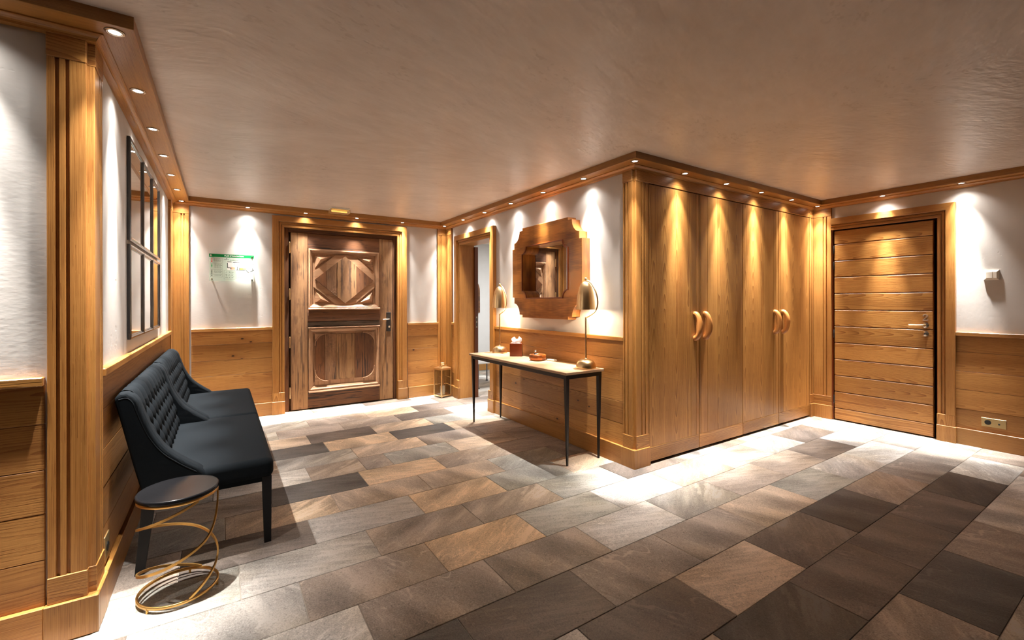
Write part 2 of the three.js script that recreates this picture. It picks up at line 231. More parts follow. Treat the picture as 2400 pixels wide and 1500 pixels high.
// ceiling
const ceilGeo = ub(UFAR - 0.2, 6.4, CEIL, CEIL + 0.15, VNEAR - 0.2, 7.7, { b: 0, off: [0, 0] });
struct('ceiling', ceilGeo, ceilMat, 'low ceiling of smoothly trowelled beige plaster', 'ceiling');

// walls (plaster cores)
const wallLeft = struct('wall_left', ub(UL - 0.25, UL - E_WALL, 0, CEIL, 2.62, VB + E_WALL + 0.25, { b: 0 }), plaster, 'white plaster wall with oak wainscot behind the settees', 'wall');
const wallFront = struct('wall_front_left', ub(UFAR, UL - E_WALL, 0, CEIL, VW + E_WALL, 2.62, { b: 0 }), plaster, 'white plaster wall with oak wainscot at the left edge', 'wall');
const wallBack = struct('wall_back', merge([ub(UL - E_WALL, 0.60, 0, CEIL, VB + E_WALL, VB + 0.28, { b: 0 }), ub(1.995, UC + E_WALL, 0, CEIL, VB + E_WALL, VB + 0.28, { b: 0 }), ub(0.60, 1.995, 2.2, CEIL, VB + E_WALL, VB + 0.28, { b: 0 })]), plaster, 'white plaster wall with oak wainscot around the old door', 'wall');
const wallConsole = struct('wall_middle', merge([ub(UC + E_WALL, UC + 0.235, 0, CEIL, VW + 0.06, 4.60, { b: 0 }), ub(UC + E_WALL, UC + 0.235, 0, CEIL, 5.43, VB + 0.28, { b: 0 }), ub(UC + E_WALL, UC + 0.235, 2.09, CEIL, 4.60, 5.43, { b: 0 })]), plaster, 'white plaster wall with oak wainscot behind the console table', 'wall');
const wallRight = struct('wall_right', merge([ub(UR + E_WALL, UR + 0.3, 0, CEIL, VNEAR, 1.32, { b: 0 }), ub(UR + E_WALL, UR + 0.3, 2.09, CEIL, 1.32, 2.2, { b: 0 }), ub(UR + E_WALL, UR + 0.3, 0, CEIL, 2.2, 7.5, { b: 0 })]), plaster, 'white plaster wall with oak wainscot beside the numbered door', 'wall');
struct('wall_rear', ub(UFAR, UR + 0.3, 0, CEIL, VNEAR - 0.2, VNEAR, { b: 0 }), plaster, 'white plaster wall behind the viewer', 'wall');
struct('wall_far_left', ub(UFAR - 0.2, UFAR, 0, CEIL, VNEAR - 0.2, 2.62, { b: 0 }), plaster, 'white plaster wall outside the view', 'wall');
struct('wall_next_room', merge([ub(UC + 0.235, 5.3, 0, CEIL, 7.45, 7.65, { b: 0 }), ub(5.2, 5.4, 0, CEIL, 3.2, 7.45, { b: 0 }), ub(UC + 0.235, 5.2, 0, CEIL, 3.1, 3.3, { b: 0 }), ub(UC + 0.1, UC + 0.235, 0, CEIL, VB + 0.28, 7.65, { b: 0 })]), plaster, 'white wall of the bright room seen through the doorway', 'wall');

// wainscot planks, chair rail and skirting of a run. axis 'u': wall faces -v at v; axis 'v': wall faces -u (dir +1) or +u (dir -1) at u
function run(wall, side, axis, face, dir, a0, a1, skirt0 = a0, skirt1 = a1) {
  const bx = axis === 'u' ? (s0, s1, y0, y1, e0, e1, o) => ub(s0, s1, y0, y1, face + dir * e0, face + dir * e1, { g: 'x', ...o }) : (s0, s1, y0, y1, e0, e1, o) => { const p = face + dir * e0, q = face + dir * e1; return ub(Math.min(p, q), Math.max(p, q), y0, y1, s0, s1, { g: 'z', ...o }); };
  for (let k = 0; k + 1 < COURSE.length; k++) part(wall, 'plank', bx(a0, a1, COURSE[k] + 0.0008, COURSE[k + 1] - 0.0008, E_PLANK + (rnd() - 0.5) * 0.0008, E_WALL + 0.002, { b: 0.0018 }), pick(oakKnot));
  part(wall, 'chair_rail', bx(a0, a1, RAIL0, RAIL1, 0.006, E_WALL + 0.002, { b: 0.003 }), pick(oakRift));
  const bb = baseboards[side] ??= thing('baseboard_' + side, { left: 'oak skirting board below the settees', front_left: 'oak skirting board at the lower left edge of the view', back: 'oak skirting board on both sides of the old door', middle: 'oak skirting board under the console table', right: 'oak skirting board under the brass socket' }[side], 'skirting', [0, 0, 0], null, 'structure');
  part(bb, 'board', bx(skirt0, skirt1, 0, SK, 0.002, E_WALL + 0.002, { b: 0.003 }), pick(oakRift));
}
const baseboards = {};
run(wallLeft, 'left', 'v', UL, -1, 2.56, 5.60);
run(wallFront, 'front_left', 'u', VW, 1, UFAR, -0.565);
run(wallBack, 'back', 'u', VB, 1, -0.27, 0.495);
run(wallBack, 'back', 'u', VB, 1, 2.12, 2.565);
run(wallConsole, 'middle', 'v', UC, 1, 2.505, 4.494);
run(wallConsole, 'middle', 'v', UC, 1, 5.545, 5.665);
run(wallRight, 'right', 'v', UR, 1, VNEAR, 1.215);

// pilasters: fluted shaft, cap block, lower block, plinth
const wallBox = (axis, face, dir) => axis === 'u' ? (s0, s1, y0, y1, e0, e1, o) => ub(s0, s1, y0, y1, face + dir * e0, face + dir * e1, { g: 'y', ...o }) : (s0, s1, y0, y1, e0, e1, o) => { const p = face + dir * e0, q = face + dir * e1; return ub(Math.min(p, q), Math.max(p, q), y0, y1, s0, s1, { g: 'y', ...o }); };
function pilaster(trim, axis, face, dir, a0, a1, flutes, p0 = a0, p1 = a1) {
  const bx = wallBox(axis, face, dir), hw = 0.0065, along = axis === 'u' ? 'x' : 'z';
  const out = [[a0, E_WALL + 0.002], [a0, E_PIL + 0.0015], [a0 + 0.0015, E_PIL]];
  for (const c of flutes) out.push([c - hw, E_PIL], [c - hw + 0.001, E_PIL + 0.011], [c + hw - 0.001, E_PIL + 0.011], [c + hw, E_PIL]);
  out.push([a1 - 0.0015, E_PIL], [a1, E_PIL + 0.0015], [a1, E_WALL + 0.002]);
  const pts = out.map(([a, e]) => axis === 'u' ? [a, face + dir * e] : [face + dir * e, a]);
  part(trim, 'shaft', prism('uv', pts, 0.25, 2.242, 'y'), pick(oakRift));
  part(trim, 'cap_block', bx(a0 - 0.001, a1 + 0.001, 2.242, 2.336, E_PIL - 0.003, E_WALL + 0.002, { b: 0.002, g: along }), pick(oakPlain));
  part(trim, 'lower_block', bx(a0 - 0.001, a1 + 0.001, SK, 0.25, E_PIL - 0.003, E_WALL + 0.002, { b: 0.002, g: along }), pick(oakPlain));
  part(trim, 'plinth', bx(p0, p1, 0, SK, 0, E_WALL + 0.002, { b: 0.003 }), pick(oakRift));
}
const T1 = thing('trim_1', 'fluted oak corner pilaster at the left edge, beside the side table', 'pilaster', [0, 0, 0], null, 'structure');
pilaster(T1, 'u', VW, 1, -0.556, UL - E_WALL, [-0.527, -0.498], -0.566, UL);
pilaster(T1, 'v', UL, -1, VW + E_WALL, 2.55, [2.5, 2.527], VW + E_WALL, 2.56);
const T2 = thing('trim_2', 'fluted oak corner pilaster behind the far settee', 'pilaster', [0, 0, 0], null, 'structure');
pilaster(T2, 'u', VB, 1, UL - E_PIL, -0.286, [-0.352, -0.328], UL, -0.276);
pilaster(T2, 'v', UL, -1, 5.61, VB + E_PIL, [5.71, 5.735], 5.60, VB + 0.035);
const T3 = thing('trim_3', 'fluted oak corner pilaster between console wall and wardrobe', 'pilaster', [0, 0, 0], null, 'structure');
pilaster(T3, 'v', UC, 1, VW + E_WALL, 2.505, [2.455, 2.488], VW, 2.515);
pilaster(T3, 'u', VW, 1, UC + E_WALL, 2.852, [2.772, 2.812], UC + E_WALL, 2.858);
const T4 = thing('trim_4', 'fluted oak pilaster in the corner between wardrobe and numbered door', 'pilaster', [0, 0, 0], null, 'structure');
pilaster(T4, 'u', VW, 1, 5.552, UR + E_PIL, [5.588, 5.608], 5.548, UR);
pilaster(T4, 'v', UR, 1, 2.21, VW + E_PIL, [2.255, 2.285], 2.205, VW + 0.035);
const T5 = thing('trim_5', 'fluted oak corner pilaster beside the brass lantern', 'pilaster', [0, 0, 0], null, 'structure');
pilaster(T5, 'u', VB, 1, 2.556, UC + E_PIL, [2.592, 2.616], 2.546, UC);
pilaster(T5, 'v', UC, 1, 5.67, VB + E_PIL, [5.70, 5.728], 5.66, VB + 0.035);

// cornice with its lit soffit: mitred lengths along the path of the walls
{
  const path = [[UFAR, VW], [UL, VW], [UL, VB], [UC, VB], [UC, VW], [UR, VW], [UR, VNEAR]], dirs = path.slice(1).map((p, i) => { const d = [p[0] - path[i][0], p[1] - path[i][1]], l = Math.hypot(...d); return [d[0] / l, d[1] / l]; }), room = dirs.map(d => [d[1], -d[0]]);
  const pt = (i, e) => { const a = room[Math.max(0, i - 1)], b = room[Math.min(room.length - 1, i)]; const same = i === 0 || i === path.length - 1; return same ? [path[i][0] + (i === 0 ? room[0] : a)[0] * e, path[i][1] + (i === 0 ? room[0] : a)[1] * e] : [path[i][0] + (a[0] + b[0]) * e, path[i][1] + (a[1] + b[1]) * e]; };
  const length = (i, prof) => { const A = prof.map(([e, y]) => { const p = pt(i, e); return [p[0], y, -p[1]]; }), B = prof.map(([e, y]) => { const p = pt(i + 1, e); return [p[0], y, -p[1]]; }), L = []; for (let k = 0; k < prof.length; k++) { const m = (k + 1) % prof.length; L.push([A[k], B[k], B[m], A[m]]); } L.push(A.slice()); L.push(B.slice().reverse()); return polys(L, Math.abs(dirs[i][0]) > 0.5 ? 'x' : 'z', [rnd() * 3, rnd()]); };
  const names = ['oak cornice above the wall at the left edge', 'deep oak cornice with spotlights above the settees', 'oak cornice with spotlights above the old door', 'oak cornice with spotlights above the mirror', 'oak cornice with spotlights above the wardrobe', 'oak cornice with spotlights above the numbered door'];
  for (let i = 0; i < 6; i++) {
    const t = thing('trim_' + (6 + i), names[i], 'cornice', [0, 0, 0], null, 'structure');
    part(t, 'fascia', length(i, [[0.109, 2.354], [0.126, 2.354], [0.1275, 2.3555], [0.1275, CEIL], [0.109, CEIL]]), oakRift[1]);
    part(t, 'soffit', length(i, [[0.022, SOFF], [0.109, SOFF], [0.109, SOFF + 0.016], [0.022, SOFF + 0.016]]), oakRift[0]);
    part(t, 'cove', length(i, [[0.022, SOFF + 0.016], [0.022, 2.353], [0.014, 2.3525], [0.006, 2.349], [0.0, 2.344], [-0.004, 2.338], [-0.005, 2.330], [-0.037, 2.330], [-0.037, SOFF + 0.016]]), oakRift[2]);
  }
}

// door casings: profile points [t outward from the opening, e]; mitred
const CASE = [[0, 0.06], [0, 0.016], [0.002, 0.014], [0.024, 0.014], [0.026, 0.022], [0.032, 0.022], [0.034, 0.010], [0.050, 0.010], [0.052, 0.018], [0.058, 0.018], [0.060, -0.008], [0.062, -0.010], [0.123, -0.010], [0.125, -0.008], [0.125, 0.037]];
function casing(trim, axis, face, dir, s0, s1, top, legs = [true, true], skirt = SK) {
  const at = axis === 'u' ? (s, y, e) => [s, y, -(face + dir * e)] : (s, y, e) => [face + dir * e, y, -s], n = CASE.length, bx = wallBox(axis, face, dir);
  const pieces = [];
  const leg = (s, sg, y0) => { const A = CASE.map(([t, e]) => at(s + sg * t, y0, e)), B = CASE.map(([t, e]) => at(s + sg * t, top + t, e)), L = []; for (let k = 0; k < n; k++) { const m = (k + 1) % n; L.push([A[k], B[k], B[m], A[m]]); } L.push(A.slice().reverse()); return polys(L, 'y', [rnd() * 3, rnd()]); };
  if (legs[0]) { part(trim, 'casing_leg', leg(s0, -1, 0.25), oakRift[0]); part(trim, 'lower_block', bx(s0 - 0.126, s0, SK, 0.25, -0.010, 0.06, { b: 0.002 }), pick(oakPlain)); part(trim, 'plinth', bx(s0 - 0.133, s0 + 0.002, 0, SK, -0.016, 0.06, { b: 0.003 }), pick(oakRift)); }
  if (legs[1]) { part(trim, 'casing_leg', leg(s1, 1, 0.25), oakRift[2]); part(trim, 'lower_block', bx(s1, s1 + 0.126, SK, 0.25, -0.010, 0.06, { b: 0.002 }), pick(oakPlain)); part(trim, 'plinth', bx(s1 - 0.002, s1 + 0.133, 0, SK, -0.016, 0.06, { b: 0.003 }), pick(oakRift)); }
  const A = CASE.map(([t, e]) => at(legs[0] ? s0 - t : s0, top + t, e)), B = CASE.map(([t, e]) => at(legs[1] ? s1 + t : s1, top + t, e)), L = []; for (let k = 0; k < n; k++) { const m = (k + 1) % n; L.push([A[k], B[k], B[m], A[m]]); } L.push(A.slice(), B.slice().reverse());
  part(trim, 'casing_head', polys(L, axis === 'u' ? 'x' : 'z', [rnd() * 3, rnd()]), oakRift[0]);
}
const C1 = thing('trim_12', 'fluted oak casing framing the old carved door', 'door casing', [0, 0, 0], null, 'structure');
casing(C1, 'u', VB, 1, 0.62, 1.975, 2.185);
const darkEdge = M([0.17, 0.085, 0.042], 0.4, { tex: { map: oakRiftTex.map } });
const C2 = thing('trim_13', 'oak casing of the open doorway next to the console table', 'door casing', [0, 0, 0], null, 'structure');
casing(C2, 'v', UC, 1, 4.62, 5.415, 2.07);
part(C2, 'jamb', ub(UC + 0.018, UC + 0.235, 0, 2.068, 5.412, 5.431, { g: 'y' }), oakRift[2]);
part(C2, 'jamb', ub(UC + 0.018, UC + 0.235, 0, 2.068, 4.599, 4.623, { g: 'y' }), oakRift[0]);
part(C2, 'jamb_head', ub(UC + 0.018, UC + 0.235, 2.067, 2.091, 4.599, 5.431, { g: 'z' }), oakRift[1]);
{ const stop = part(C2, 'door_stop', ub(UC + 0.225, UC + 0.275, 0, 2.05, 5.375, 5.425, { g: 'y' }), darkEdge, 'dark door edge with latch slots'); part(stop, 'strike_plate', ub(UC + 0.238, UC + 0.262, 0.95, 1.10, 5.372, 5.376, { b: 0.0005 }), M([0.30, 0.24, 0.18], 0.35, { metalness: 0.9 })); part(stop, 'latch_slot', ub(UC + 0.243, UC + 0.257, 1.04, 1.08, 5.370, 5.3735, { b: 0.0004 }), blackPlastic); part(stop, 'latch_slot', ub(UC + 0.243, UC + 0.257, 0.97, 1.015, 5.370, 5.3735, { b: 0.0004 }), blackPlastic); }
const C3 = thing('trim_14', 'stepped oak casing framing the numbered door', 'door casing', [0, 0, 0], null, 'structure');
casing(C3, 'v', UR, 1, 1.338, 2.208, 2.083, [true, false]);
part(C3, 'jamb', ub(UR + 0.03, UR + 0.2, 0, 2.09, 1.315, 1.345, { g: 'y' }), redWood);
part(C3, 'jamb', ub(UR + 0.03, UR + 0.2, 0, 2.09, 2.196, 2.215, { g: 'y' }), redWood);
part(C3, 'jamb_head', ub(UR + 0.03, UR + 0.2, 2.083, 2.10, 1.32, 2.21, { g: 'z' }), redWood);

// ---------------------------------------------------------------- old carved door
function clip(poly, f) { const o = []; for (let i = 0; i < poly.length; i++) { const p = poly[i], q = poly[(i + 1) % poly.length], a = f(p), b = f(q); if (a >= 0) o.push(p); if (a * b < 0) { const t = a / (a - b); o.push([mix(p[0], q[0], t), mix(p[1], q[1], t)]); } } return o; }
{
  const d = thing('door_1', 'old carved timber door with a raised diamond panel', 'door', [1.31, 0, 5.9], null, 'structure'), F = 5.888;
  part(d, 'backing', ub(0.60, 1.995, 0, 2.2, 5.96, 5.985, { fit: [2.4, 0.4], g: 'y', b: 0 }), oldBrown);
  part(d, 'old_jamb', ub(0.62, 0.672, 0, 2.185, 5.905, 5.962, { fit: [2.4, 0.4], g: 'y', b: 0.003 }), oldBrown);
  part(d, 'old_jamb', ub(1.934, 1.975, 0, 2.185, 5.899, 5.962, { fit: [2.4, 0.4], g: 'y', b: 0.003 }), oldBrown);
  part(d, 'old_head', ub(0.672, 1.934, 2.138, 2.185, 5.905, 5.962, { fit: [2.4, 0.4], g: 'x', b: 0.003 }), oldBrown);
  part(d, 'stile', ub(0.693, 0.878, 0.012, 2.134, F, 5.95, { fit: [2.4, 0.4], g: 'y', b: 0.004 }), oldPale);
  part(d, 'stile', ub(1.747, 1.926, 0.012, 2.134, F, 5.95, { fit: [2.4, 0.4], g: 'y', b: 0.004 }), oldPale);
  part(d, 'top_rail', ub(0.878, 1.747, 1.955, 2.134, F + 0.004, 5.95, { fit: [2.4, 0.4], g: 'x', b: 0.003 }), oldBrown);
  part(d, 'bottom_rail', ub(0.878, 1.747, 0.012, 0.222, F + 0.004, 5.95, { fit: [2.4, 0.4], g: 'x', b: 0.003 }), oldBrown);
  part(d, 'middle_rail', ub(0.876, 1.749, 1.000, 1.062, F - 0.006, 5.95, { fit: [2.4, 0.4], g: 'x', b: 0.005 }), oldGrey);
  { const prof = [[F + 0.03, 1.066], [F - 0.004, 1.066], [F - 0.010, 1.075], [F - 0.026, 1.10], [F - 0.034, 1.14], [F - 0.032, 1.18], [F - 0.026, 1.204], [F + 0.03, 1.204]]; part(d, 'bolster', prism('vy', prof, 0.876, 1.749, 'x'), oldBrown); }
  const mould = (u0, u1, y0, y1, prof, mat) => {   // mitred picture-frame moulding, profile [inward t, v]
    const C4 = [[u0, y0, 1, 1], [u1, y0, -1, 1], [u1, y1, -1, -1], [u0, y1, 1, -1]];
    for (let i = 0; i < 4; i++) { const P = C4[i], Q = C4[(i + 1) % 4], A = prof.map(([t, v]) => [P[0] + P[2] * t, P[1] + P[3] * t, -v]), B = prof.map(([t, v]) => [Q[0] + Q[2] * t, Q[1] + Q[3] * t, -v]), L = []; for (let k = 0; k < prof.length; k++) { const m = (k + 1) % prof.length; L.push([A[k], A[m], B[m], B[k]]); } part(d, 'moulding', polys(L, i % 2 ? 'y' : 'x', [rnd() * 3, rnd()]), mat); }
  };
  const PR = [[0, F + 0.03], [0, F - 0.008], [0.006, F - 0.018], [0.018, F - 0.020], [0.026, F - 0.012], [0.030, F - 0.004], [0.044, F + 0.004], [0.048, F + 0.016], [0.060, F + 0.018], [0.060, F + 0.03]];
  mould(0.885, 1.742, 1.225, 1.952, PR, pineRose);
  mould(0.885, 1.742, 0.224, 0.985, PR, pineRose);
  // ledges above and below the bolster
  part(d, 'ledge', prism('vy', [[F + 0.02, 1.205], [F - 0.03, 1.205], [F - 0.042, 1.213], [F - 0.042, 1.222], [F - 0.03, 1.232], [F + 0.02, 1.232]], 0.882, 1.745, 'x'), pineRose);
  part(d, 'ledge', prism('vy', [[F + 0.02, 0.984], [F - 0.018, 0.984], [F - 0.028, 0.990], [F - 0.020, 1.000], [F + 0.02, 1.000]], 0.882, 1.745, 'x'), pineRose);
  part(d, 'ledge', prism('vy', [[F + 0.02, 0.196], [F - 0.022, 0.200], [F - 0.030, 0.208], [F - 0.022, 0.222], [F + 0.02, 0.226]], 0.885, 1.742, 'x'), pineRose);
  // upper panel: field, diamond of four rough boards, bands, corner pyramids
  part(d, 'panel_field', ub(0.94, 1.69, 1.27, 1.90, F + 0.018, F + 0.03, { fit: [2.4, 0.4], g: 'y', b: 0 }), pineRose);
  const cu = 1.313, cyy = 1.582, hu = 0.352, hy = 0.296, dia = [[cu - hu, cyy], [cu, cyy - hy], [cu + hu, cyy], [cu, cyy + hy]];
  [[0.9, 1.09, oldBrown], [1.092, 1.215, oldRibbed], [1.217, 1.45, oldPale], [1.452, 1.7, oldBrown]].forEach(([a, b, m], i) => { const q = clip(clip(dia, p => p[0] - a), p => b - p[0]); part(d, 'diamond_board', prism('uy', q, F - 0.012 + 0.004 * (i % 2), F + 0.02, 'y'), m); });
  const k = 1.36, field = [[0.944, 1.273], [1.686, 1.273], [1.686, 1.896], [0.944, 1.896]];
  for (const [su, sy] of [[-1, 1], [1, 1], [1, -1], [-1, -1]]) {
    const f = p => su * (p[0] - cu) / hu + sy * (p[1] - cyy) / hy;
    let q = clip(clip(field, p => f(p) - 1), p => k - f(p)); q = clip(clip(q, p => su * (p[0] - cu)), p => sy * (p[1] - cyy));
    part(d, 'diamond_band', prism('uy', q, F + 0.002, F + 0.02, 'x'), pineRose);
    const cx = su > 0 ? 1.668 : 0.960, cy = sy > 0 ? 1.878 : 1.290, a = [cx, cy], b = [cx - su * 0.195, cy], c = [cx, cy - sy * 0.165], m = [cx - su * 0.062, cy - sy * 0.052], at = (p, v) => [p[0], p[1], -v];
    part(d, 'corner_pyramid', polys([[at(a, F + 0.018), at(b, F + 0.018), at(m, F - 0.030)], [at(b, F + 0.018), at(c, F + 0.018), at(m, F - 0.030)], [at(c, F + 0.018), at(a, F + 0.018), at(m, F - 0.030)], [at(a, F + 0.02), at(b, F + 0.02), at(c, F + 0.02)]], 'x', [rnd(), rnd()], [cx - su * 0.06, cy - sy * 0.05, -F - 0.02]), pineRose);
  }
  // lower panel: vertical boards in a frame with scooped corners
  part(d, 'panel_field', ub(0.94, 1.69, 0.27, 0.94, F + 0.020, F + 0.03, { fit: [2.4, 0.4], g: 'y', b: 0 }), pineRose);
  [[0.962, 1.072, oldBrown], [1.074, 1.205, oldRibbed], [1.207, 1.432, oldPale], [1.434, 1.672, oldBrown]].forEach(([a, b, m], i) => part(d, 'panel_board', ub(a, b, 0.335, 0.905, F + 0.006 - 0.004 * (i % 2), F + 0.024, { fit: [2.4, 0.4], g: 'y', b: 0.002 }), m));
  for (const [su, sy] of [[-1, 1], [1, 1], [1, -1], [-1, -1]]) {
    const cx = su > 0 ? 1.678 : 0.956, cy = sy > 0 ? 0.912 : 0.328, R = 0.14;
    const arc = []; for (let i = 0; i <= 10; i++) { const a = i / 10 * Math.PI / 2; arc.push([cx - su * R * (1 - Math.sin(a)), cy - sy * R * (1 - Math.cos(a))]); }
    part(d, 'corner_scoop', prism('uy', [[cx, cy], ...arc], F - 0.002, F + 0.02, 'x'), pineRose);
    part(d, 'corner_bead', tube(arc.map(p => [p[0], p[1], F - 0.003]), 0.006, 14, 6), pineRose);
  }
  const pl = part(d, 'lock_plate', rbox(1.838, 1.898, 0.912, 1.165, F - 0.006, F + 0.002, 0.0029, 2), blackMetal, 'black iron lock plate');
  part(pl, 'lever', tube([[1.868, 1.075, F], [1.868, 1.075, F - 0.045], [1.855, 1.075, F - 0.055], [1.78, 1.073, F - 0.052]], 0.008, 24, 8), steel);
  part(pl, 'cylinder', lathe([[0, 0], [0.012, 0], [0.014, 0.002], [0.014, 0.012], [0, 0.012]], 0, 0, 20).rotateX(Math.PI / 2).translate(1.868, 0.975, -(F - 0.018) - 0.0), steel);
  for (const y of [1.952, 1.395, 0.822, 0.219]) { const h = part(d, 'hinge', lathe([[0, y - 0.066], [0.005, y - 0.066], [0.006, y - 0.06], [0.0085, y - 0.056], [0.0085, y + 0.056], [0.006, y + 0.06], [0.005, y + 0.068], [0, y + 0.068]], 0.682, F - 0.002, 14), brass); }
}

// ---------------------------------------------------------------- numbered door
const font = await new FontLoader().loadAsync('fonts/droid/droid_serif_bold.typeface.json');
{
  const d = thing('door_2', 'oak door of horizontal planks with a metal numeral 2', 'door', [UR + 0.05, 0, 1.78], null, 'structure'), f = UR + 0.034;
  const ys = [0.008, 0.132]; for (let i = 1; i < 11; i++) ys.push(0.132 + 0.1792 * i); ys.push(2.072);
  for (let i = 0; i + 1 < ys.length; i++) part(d, 'plank', ub(f, f + 0.03, ys[i] + 0.0035, ys[i + 1] - 0.0035, 1.372, 2.188, { g: 'z', b: 0.004 }), pick(oakPlain));
  part(d, 'core', ub(f + 0.012, f + 0.05, 0.008, 2.072, 1.374, 2.186, { g: 'z', b: 0 }), oakPlain[1]);
  const lv = part(d, 'rosette', lathe([[0, 0], [0.024, 0], [0.026, 0.002], [0.026, 0.008], [0, 0.010]], 0, 0, 28).rotateZ(Math.PI / 2).translate(f, 1.070, -1.428), steel);
  part(lv, 'lever', tube([[f, 1.070, 1.428], [f - 0.05, 1.070, 1.428], [f - 0.058, 1.070, 1.440], [f - 0.056, 1.069, 1.535]], 0.0085, 24, 10), brass);
  const ro = part(d, 'cylinder_rosette', lathe([[0, 0], [0.024, 0], [0.026, 0.002], [0.026, 0.009], [0, 0.011]], 0, 0, 28).rotateZ(Math.PI / 2).translate(f, 0.988, -1.428), steel);
  part(ro, 'keyhole', lathe([[0, 0], [0.009, 0], [0.009, 0.004], [0, 0.004]], 0, 0, 16).rotateZ(Math.PI / 2).translate(f - 0.010, 0.988, -1.428), darkIron);
  const t2 = new TextGeometry('2', { font, size: 0.062, depth: 0.006, curveSegments: 10, bevelEnabled: true, bevelSize: 0.0015, bevelThickness: 0.0015, bevelSegments: 2 }); t2.rotateY(-Math.PI / 2); t2.translate(f - 0.002, 1.112, -1.450);
  part(d, 'numeral', plain(t2), M([0.75, 0.62, 0.50], 0.25, { metalness: 1 }), 'metal numeral 2');
  for (const y of [1.868, 1.69, 0.945, 0.227]) part(d, 'hinge', lathe([[0, y - 0.045], [0.008, y - 0.045], [0.009, y], [0.008, y + 0.045], [0, y + 0.045]], f + 0.002, 2.193, 12), darkIron);
}

// ---------------------------------------------------------------- built-in wardrobe
{
  const w = thing('built_in_wardrobe', 'built-in oak wardrobe with four tall doors and carved handles', 'wardrobe', [4.2, 0, VW + 0.05]), f = VW + 0.016;
  part(w, 'carcass', ub(2.80, 5.62, 0.0, 2.34, f + 0.06, f + 0.62, { g: 'y', b: 0 }), oakRift[1]);
  part(w, 'toe_board', ub(2.85, 5.56, 0, 0.03, f + 0.030, f + 0.06, { g: 'x', b: 0 }), blackLacquer);
  part(w, 'frieze', ub(2.853, 5.551, 2.246, 2.334, f - 0.003, f + 0.06, { g: 'x', b: 0.002 }), oakPlain[2]);
  const leaves = [[2.860, 3.5105, [3.397, 3.475], 3.448], [3.5175, 4.1965, [3.540, 3.637, 3.79], 3.588], [4.2035, 4.8685, [4.584, 4.766, 4.817], 4.786], [4.8755, 5.546, [4.914, 4.97], 4.948]];
  leaves.forEach(([a, b, cuts, hu], i) => {
    const leaf = part(w, 'door', ub(a, b, 0.022, 2.238, f + 0.010, f + 0.030, { g: 'y', b: 0 }), oakRift[1]);
    const E = [a, ...cuts, b]; for (let k = 0; k + 1 < E.length; k++) part(leaf, 'board', ub(E[k] + (k ? 0.0008 : 0), E[k + 1] - 0.0008, 0.138, 2.238, f, f + 0.012, { g: 'y', b: 0.0014 }), (E[k + 1] - E[k] > 0.3 ? oakPlain : oakRift)[(i + k) % 3]);
    part(leaf, 'bottom_rail', ub(a, b, 0.022, 0.136, f - 0.001, f + 0.012, { g: 'x', b: 0.0014 }), oakPlain[(i + 1) % 3]);
    const y0 = 0.972, y1 = 1.205, c = (y0 + y1) / 2;
    part(leaf, 'handle', tube([[hu, y0 + 0.012, f + 0.006], [hu, y0 + 0.012, f - 0.012], [hu, y0 + 0.034, f - 0.034], [hu, c - 0.04, f - 0.047], [hu, c + 0.04, f - 0.047], [hu, y1 - 0.034, f - 0.034], [hu, y1 - 0.012, f - 0.012], [hu, y1 - 0.012, f + 0.006]], t => 0.0180 + 0.006 * Math.sin(Math.PI * t) + 0.004 * Math.cos(2 * Math.PI * t) ** 2, 48, 16), M([0.86, 0.70, 0.52], 0.4, { tex: { map: oakRiftTex.map } }), 'rounded carved wooden pull');
  });
}

// ---------------------------------------------------------------- recessed spotlights in the cornice
const dl0 = { ring: null };
function downlight(u, v, label, lit = true) {
  const t = thing('recessed_spotlight', label, 'spotlight', [u, SOFF, v], 'recessed spotlights along the cornice');
  if (!dl0.ring) { dl0.ring = lathe([[0.020, -0.0035], [0.024, -0.0045], [0.030, -0.004], [0.033, 0], [0.020, 0]], 0, 0, 28); dl0.lens = lathe([[0, -0.002], [0.012, -0.0022], [0.0205, -0.001], [0.0205, 0], [0, 0]], 0, 0, 24); }
  const r = new THREE.Mesh(dl0.ring, steel), l = new THREE.Mesh(dl0.lens, lightGlow); r.name = 'bezel'; l.name = 'lens'; r.castShadow = r.receiveShadow = true; t.add(r, l);
  for (const [power, angle, pen] of [[SPOT_BEAM, 0.24, 1.0], [SPOT_FLOOD, 0.50, 1.0], [SPOT_SPILL, 1.1, 1.0]]) {
    const s = new THREE.SpotLight(SPOT_COLOR, power, 0, angle, pen, 2); s.position.set(0, -0.008, 0); s.target.position.set(0, -1, 0); s.castShadow = true; s.shadow.radius = 0.8; s.shadow.mapSize.set(512, 512); t.add(s, s.target);
  }
}
const nth = ['first', 'second', 'third', 'fourth', 'fifth', 'sixth', 'seventh'];
[2.31, 2.89, 3.475, 4.06, 4.64, 5.21, 5.77].forEach((v, i) => downlight(UL + 0.062, v, i ? `${nth[i]} spotlight from the camera in the cornice above the settees` : 'large spotlight at the outer cornice corner above the side table'));
[0.25, 0.84, 1.43, 2.02].forEach((u, i) => downlight(u, VB - 0.062, ['spotlight in the cornice above the evacuation plan', 'spotlight in the cornice above the hinged side of the old door', 'spotlight in the cornice above the middle of the old door', 'spotlight in the cornice above the handle side of the old door'][i]));
[5.73, 5.16, 4.60, 4.03, 3.455, 2.88].forEach((v, i) => downlight(UC - 0.062, v, ['spotlight in the inner cornice corner above the brass lantern', 'spotlight in the cornice above the open doorway', 'spotlight in the cornice at the near edge of the doorway casing', 'spotlight in the cornice just beyond the mirror', 'spotlight in the cornice above the middle of the mirror', 'spotlight in the cornice between mirror and wardrobe corner'][i]));
downlight(UC - 0.062, VW - 0.062, 'spotlight at the outer cornice corner of the wardrobe');
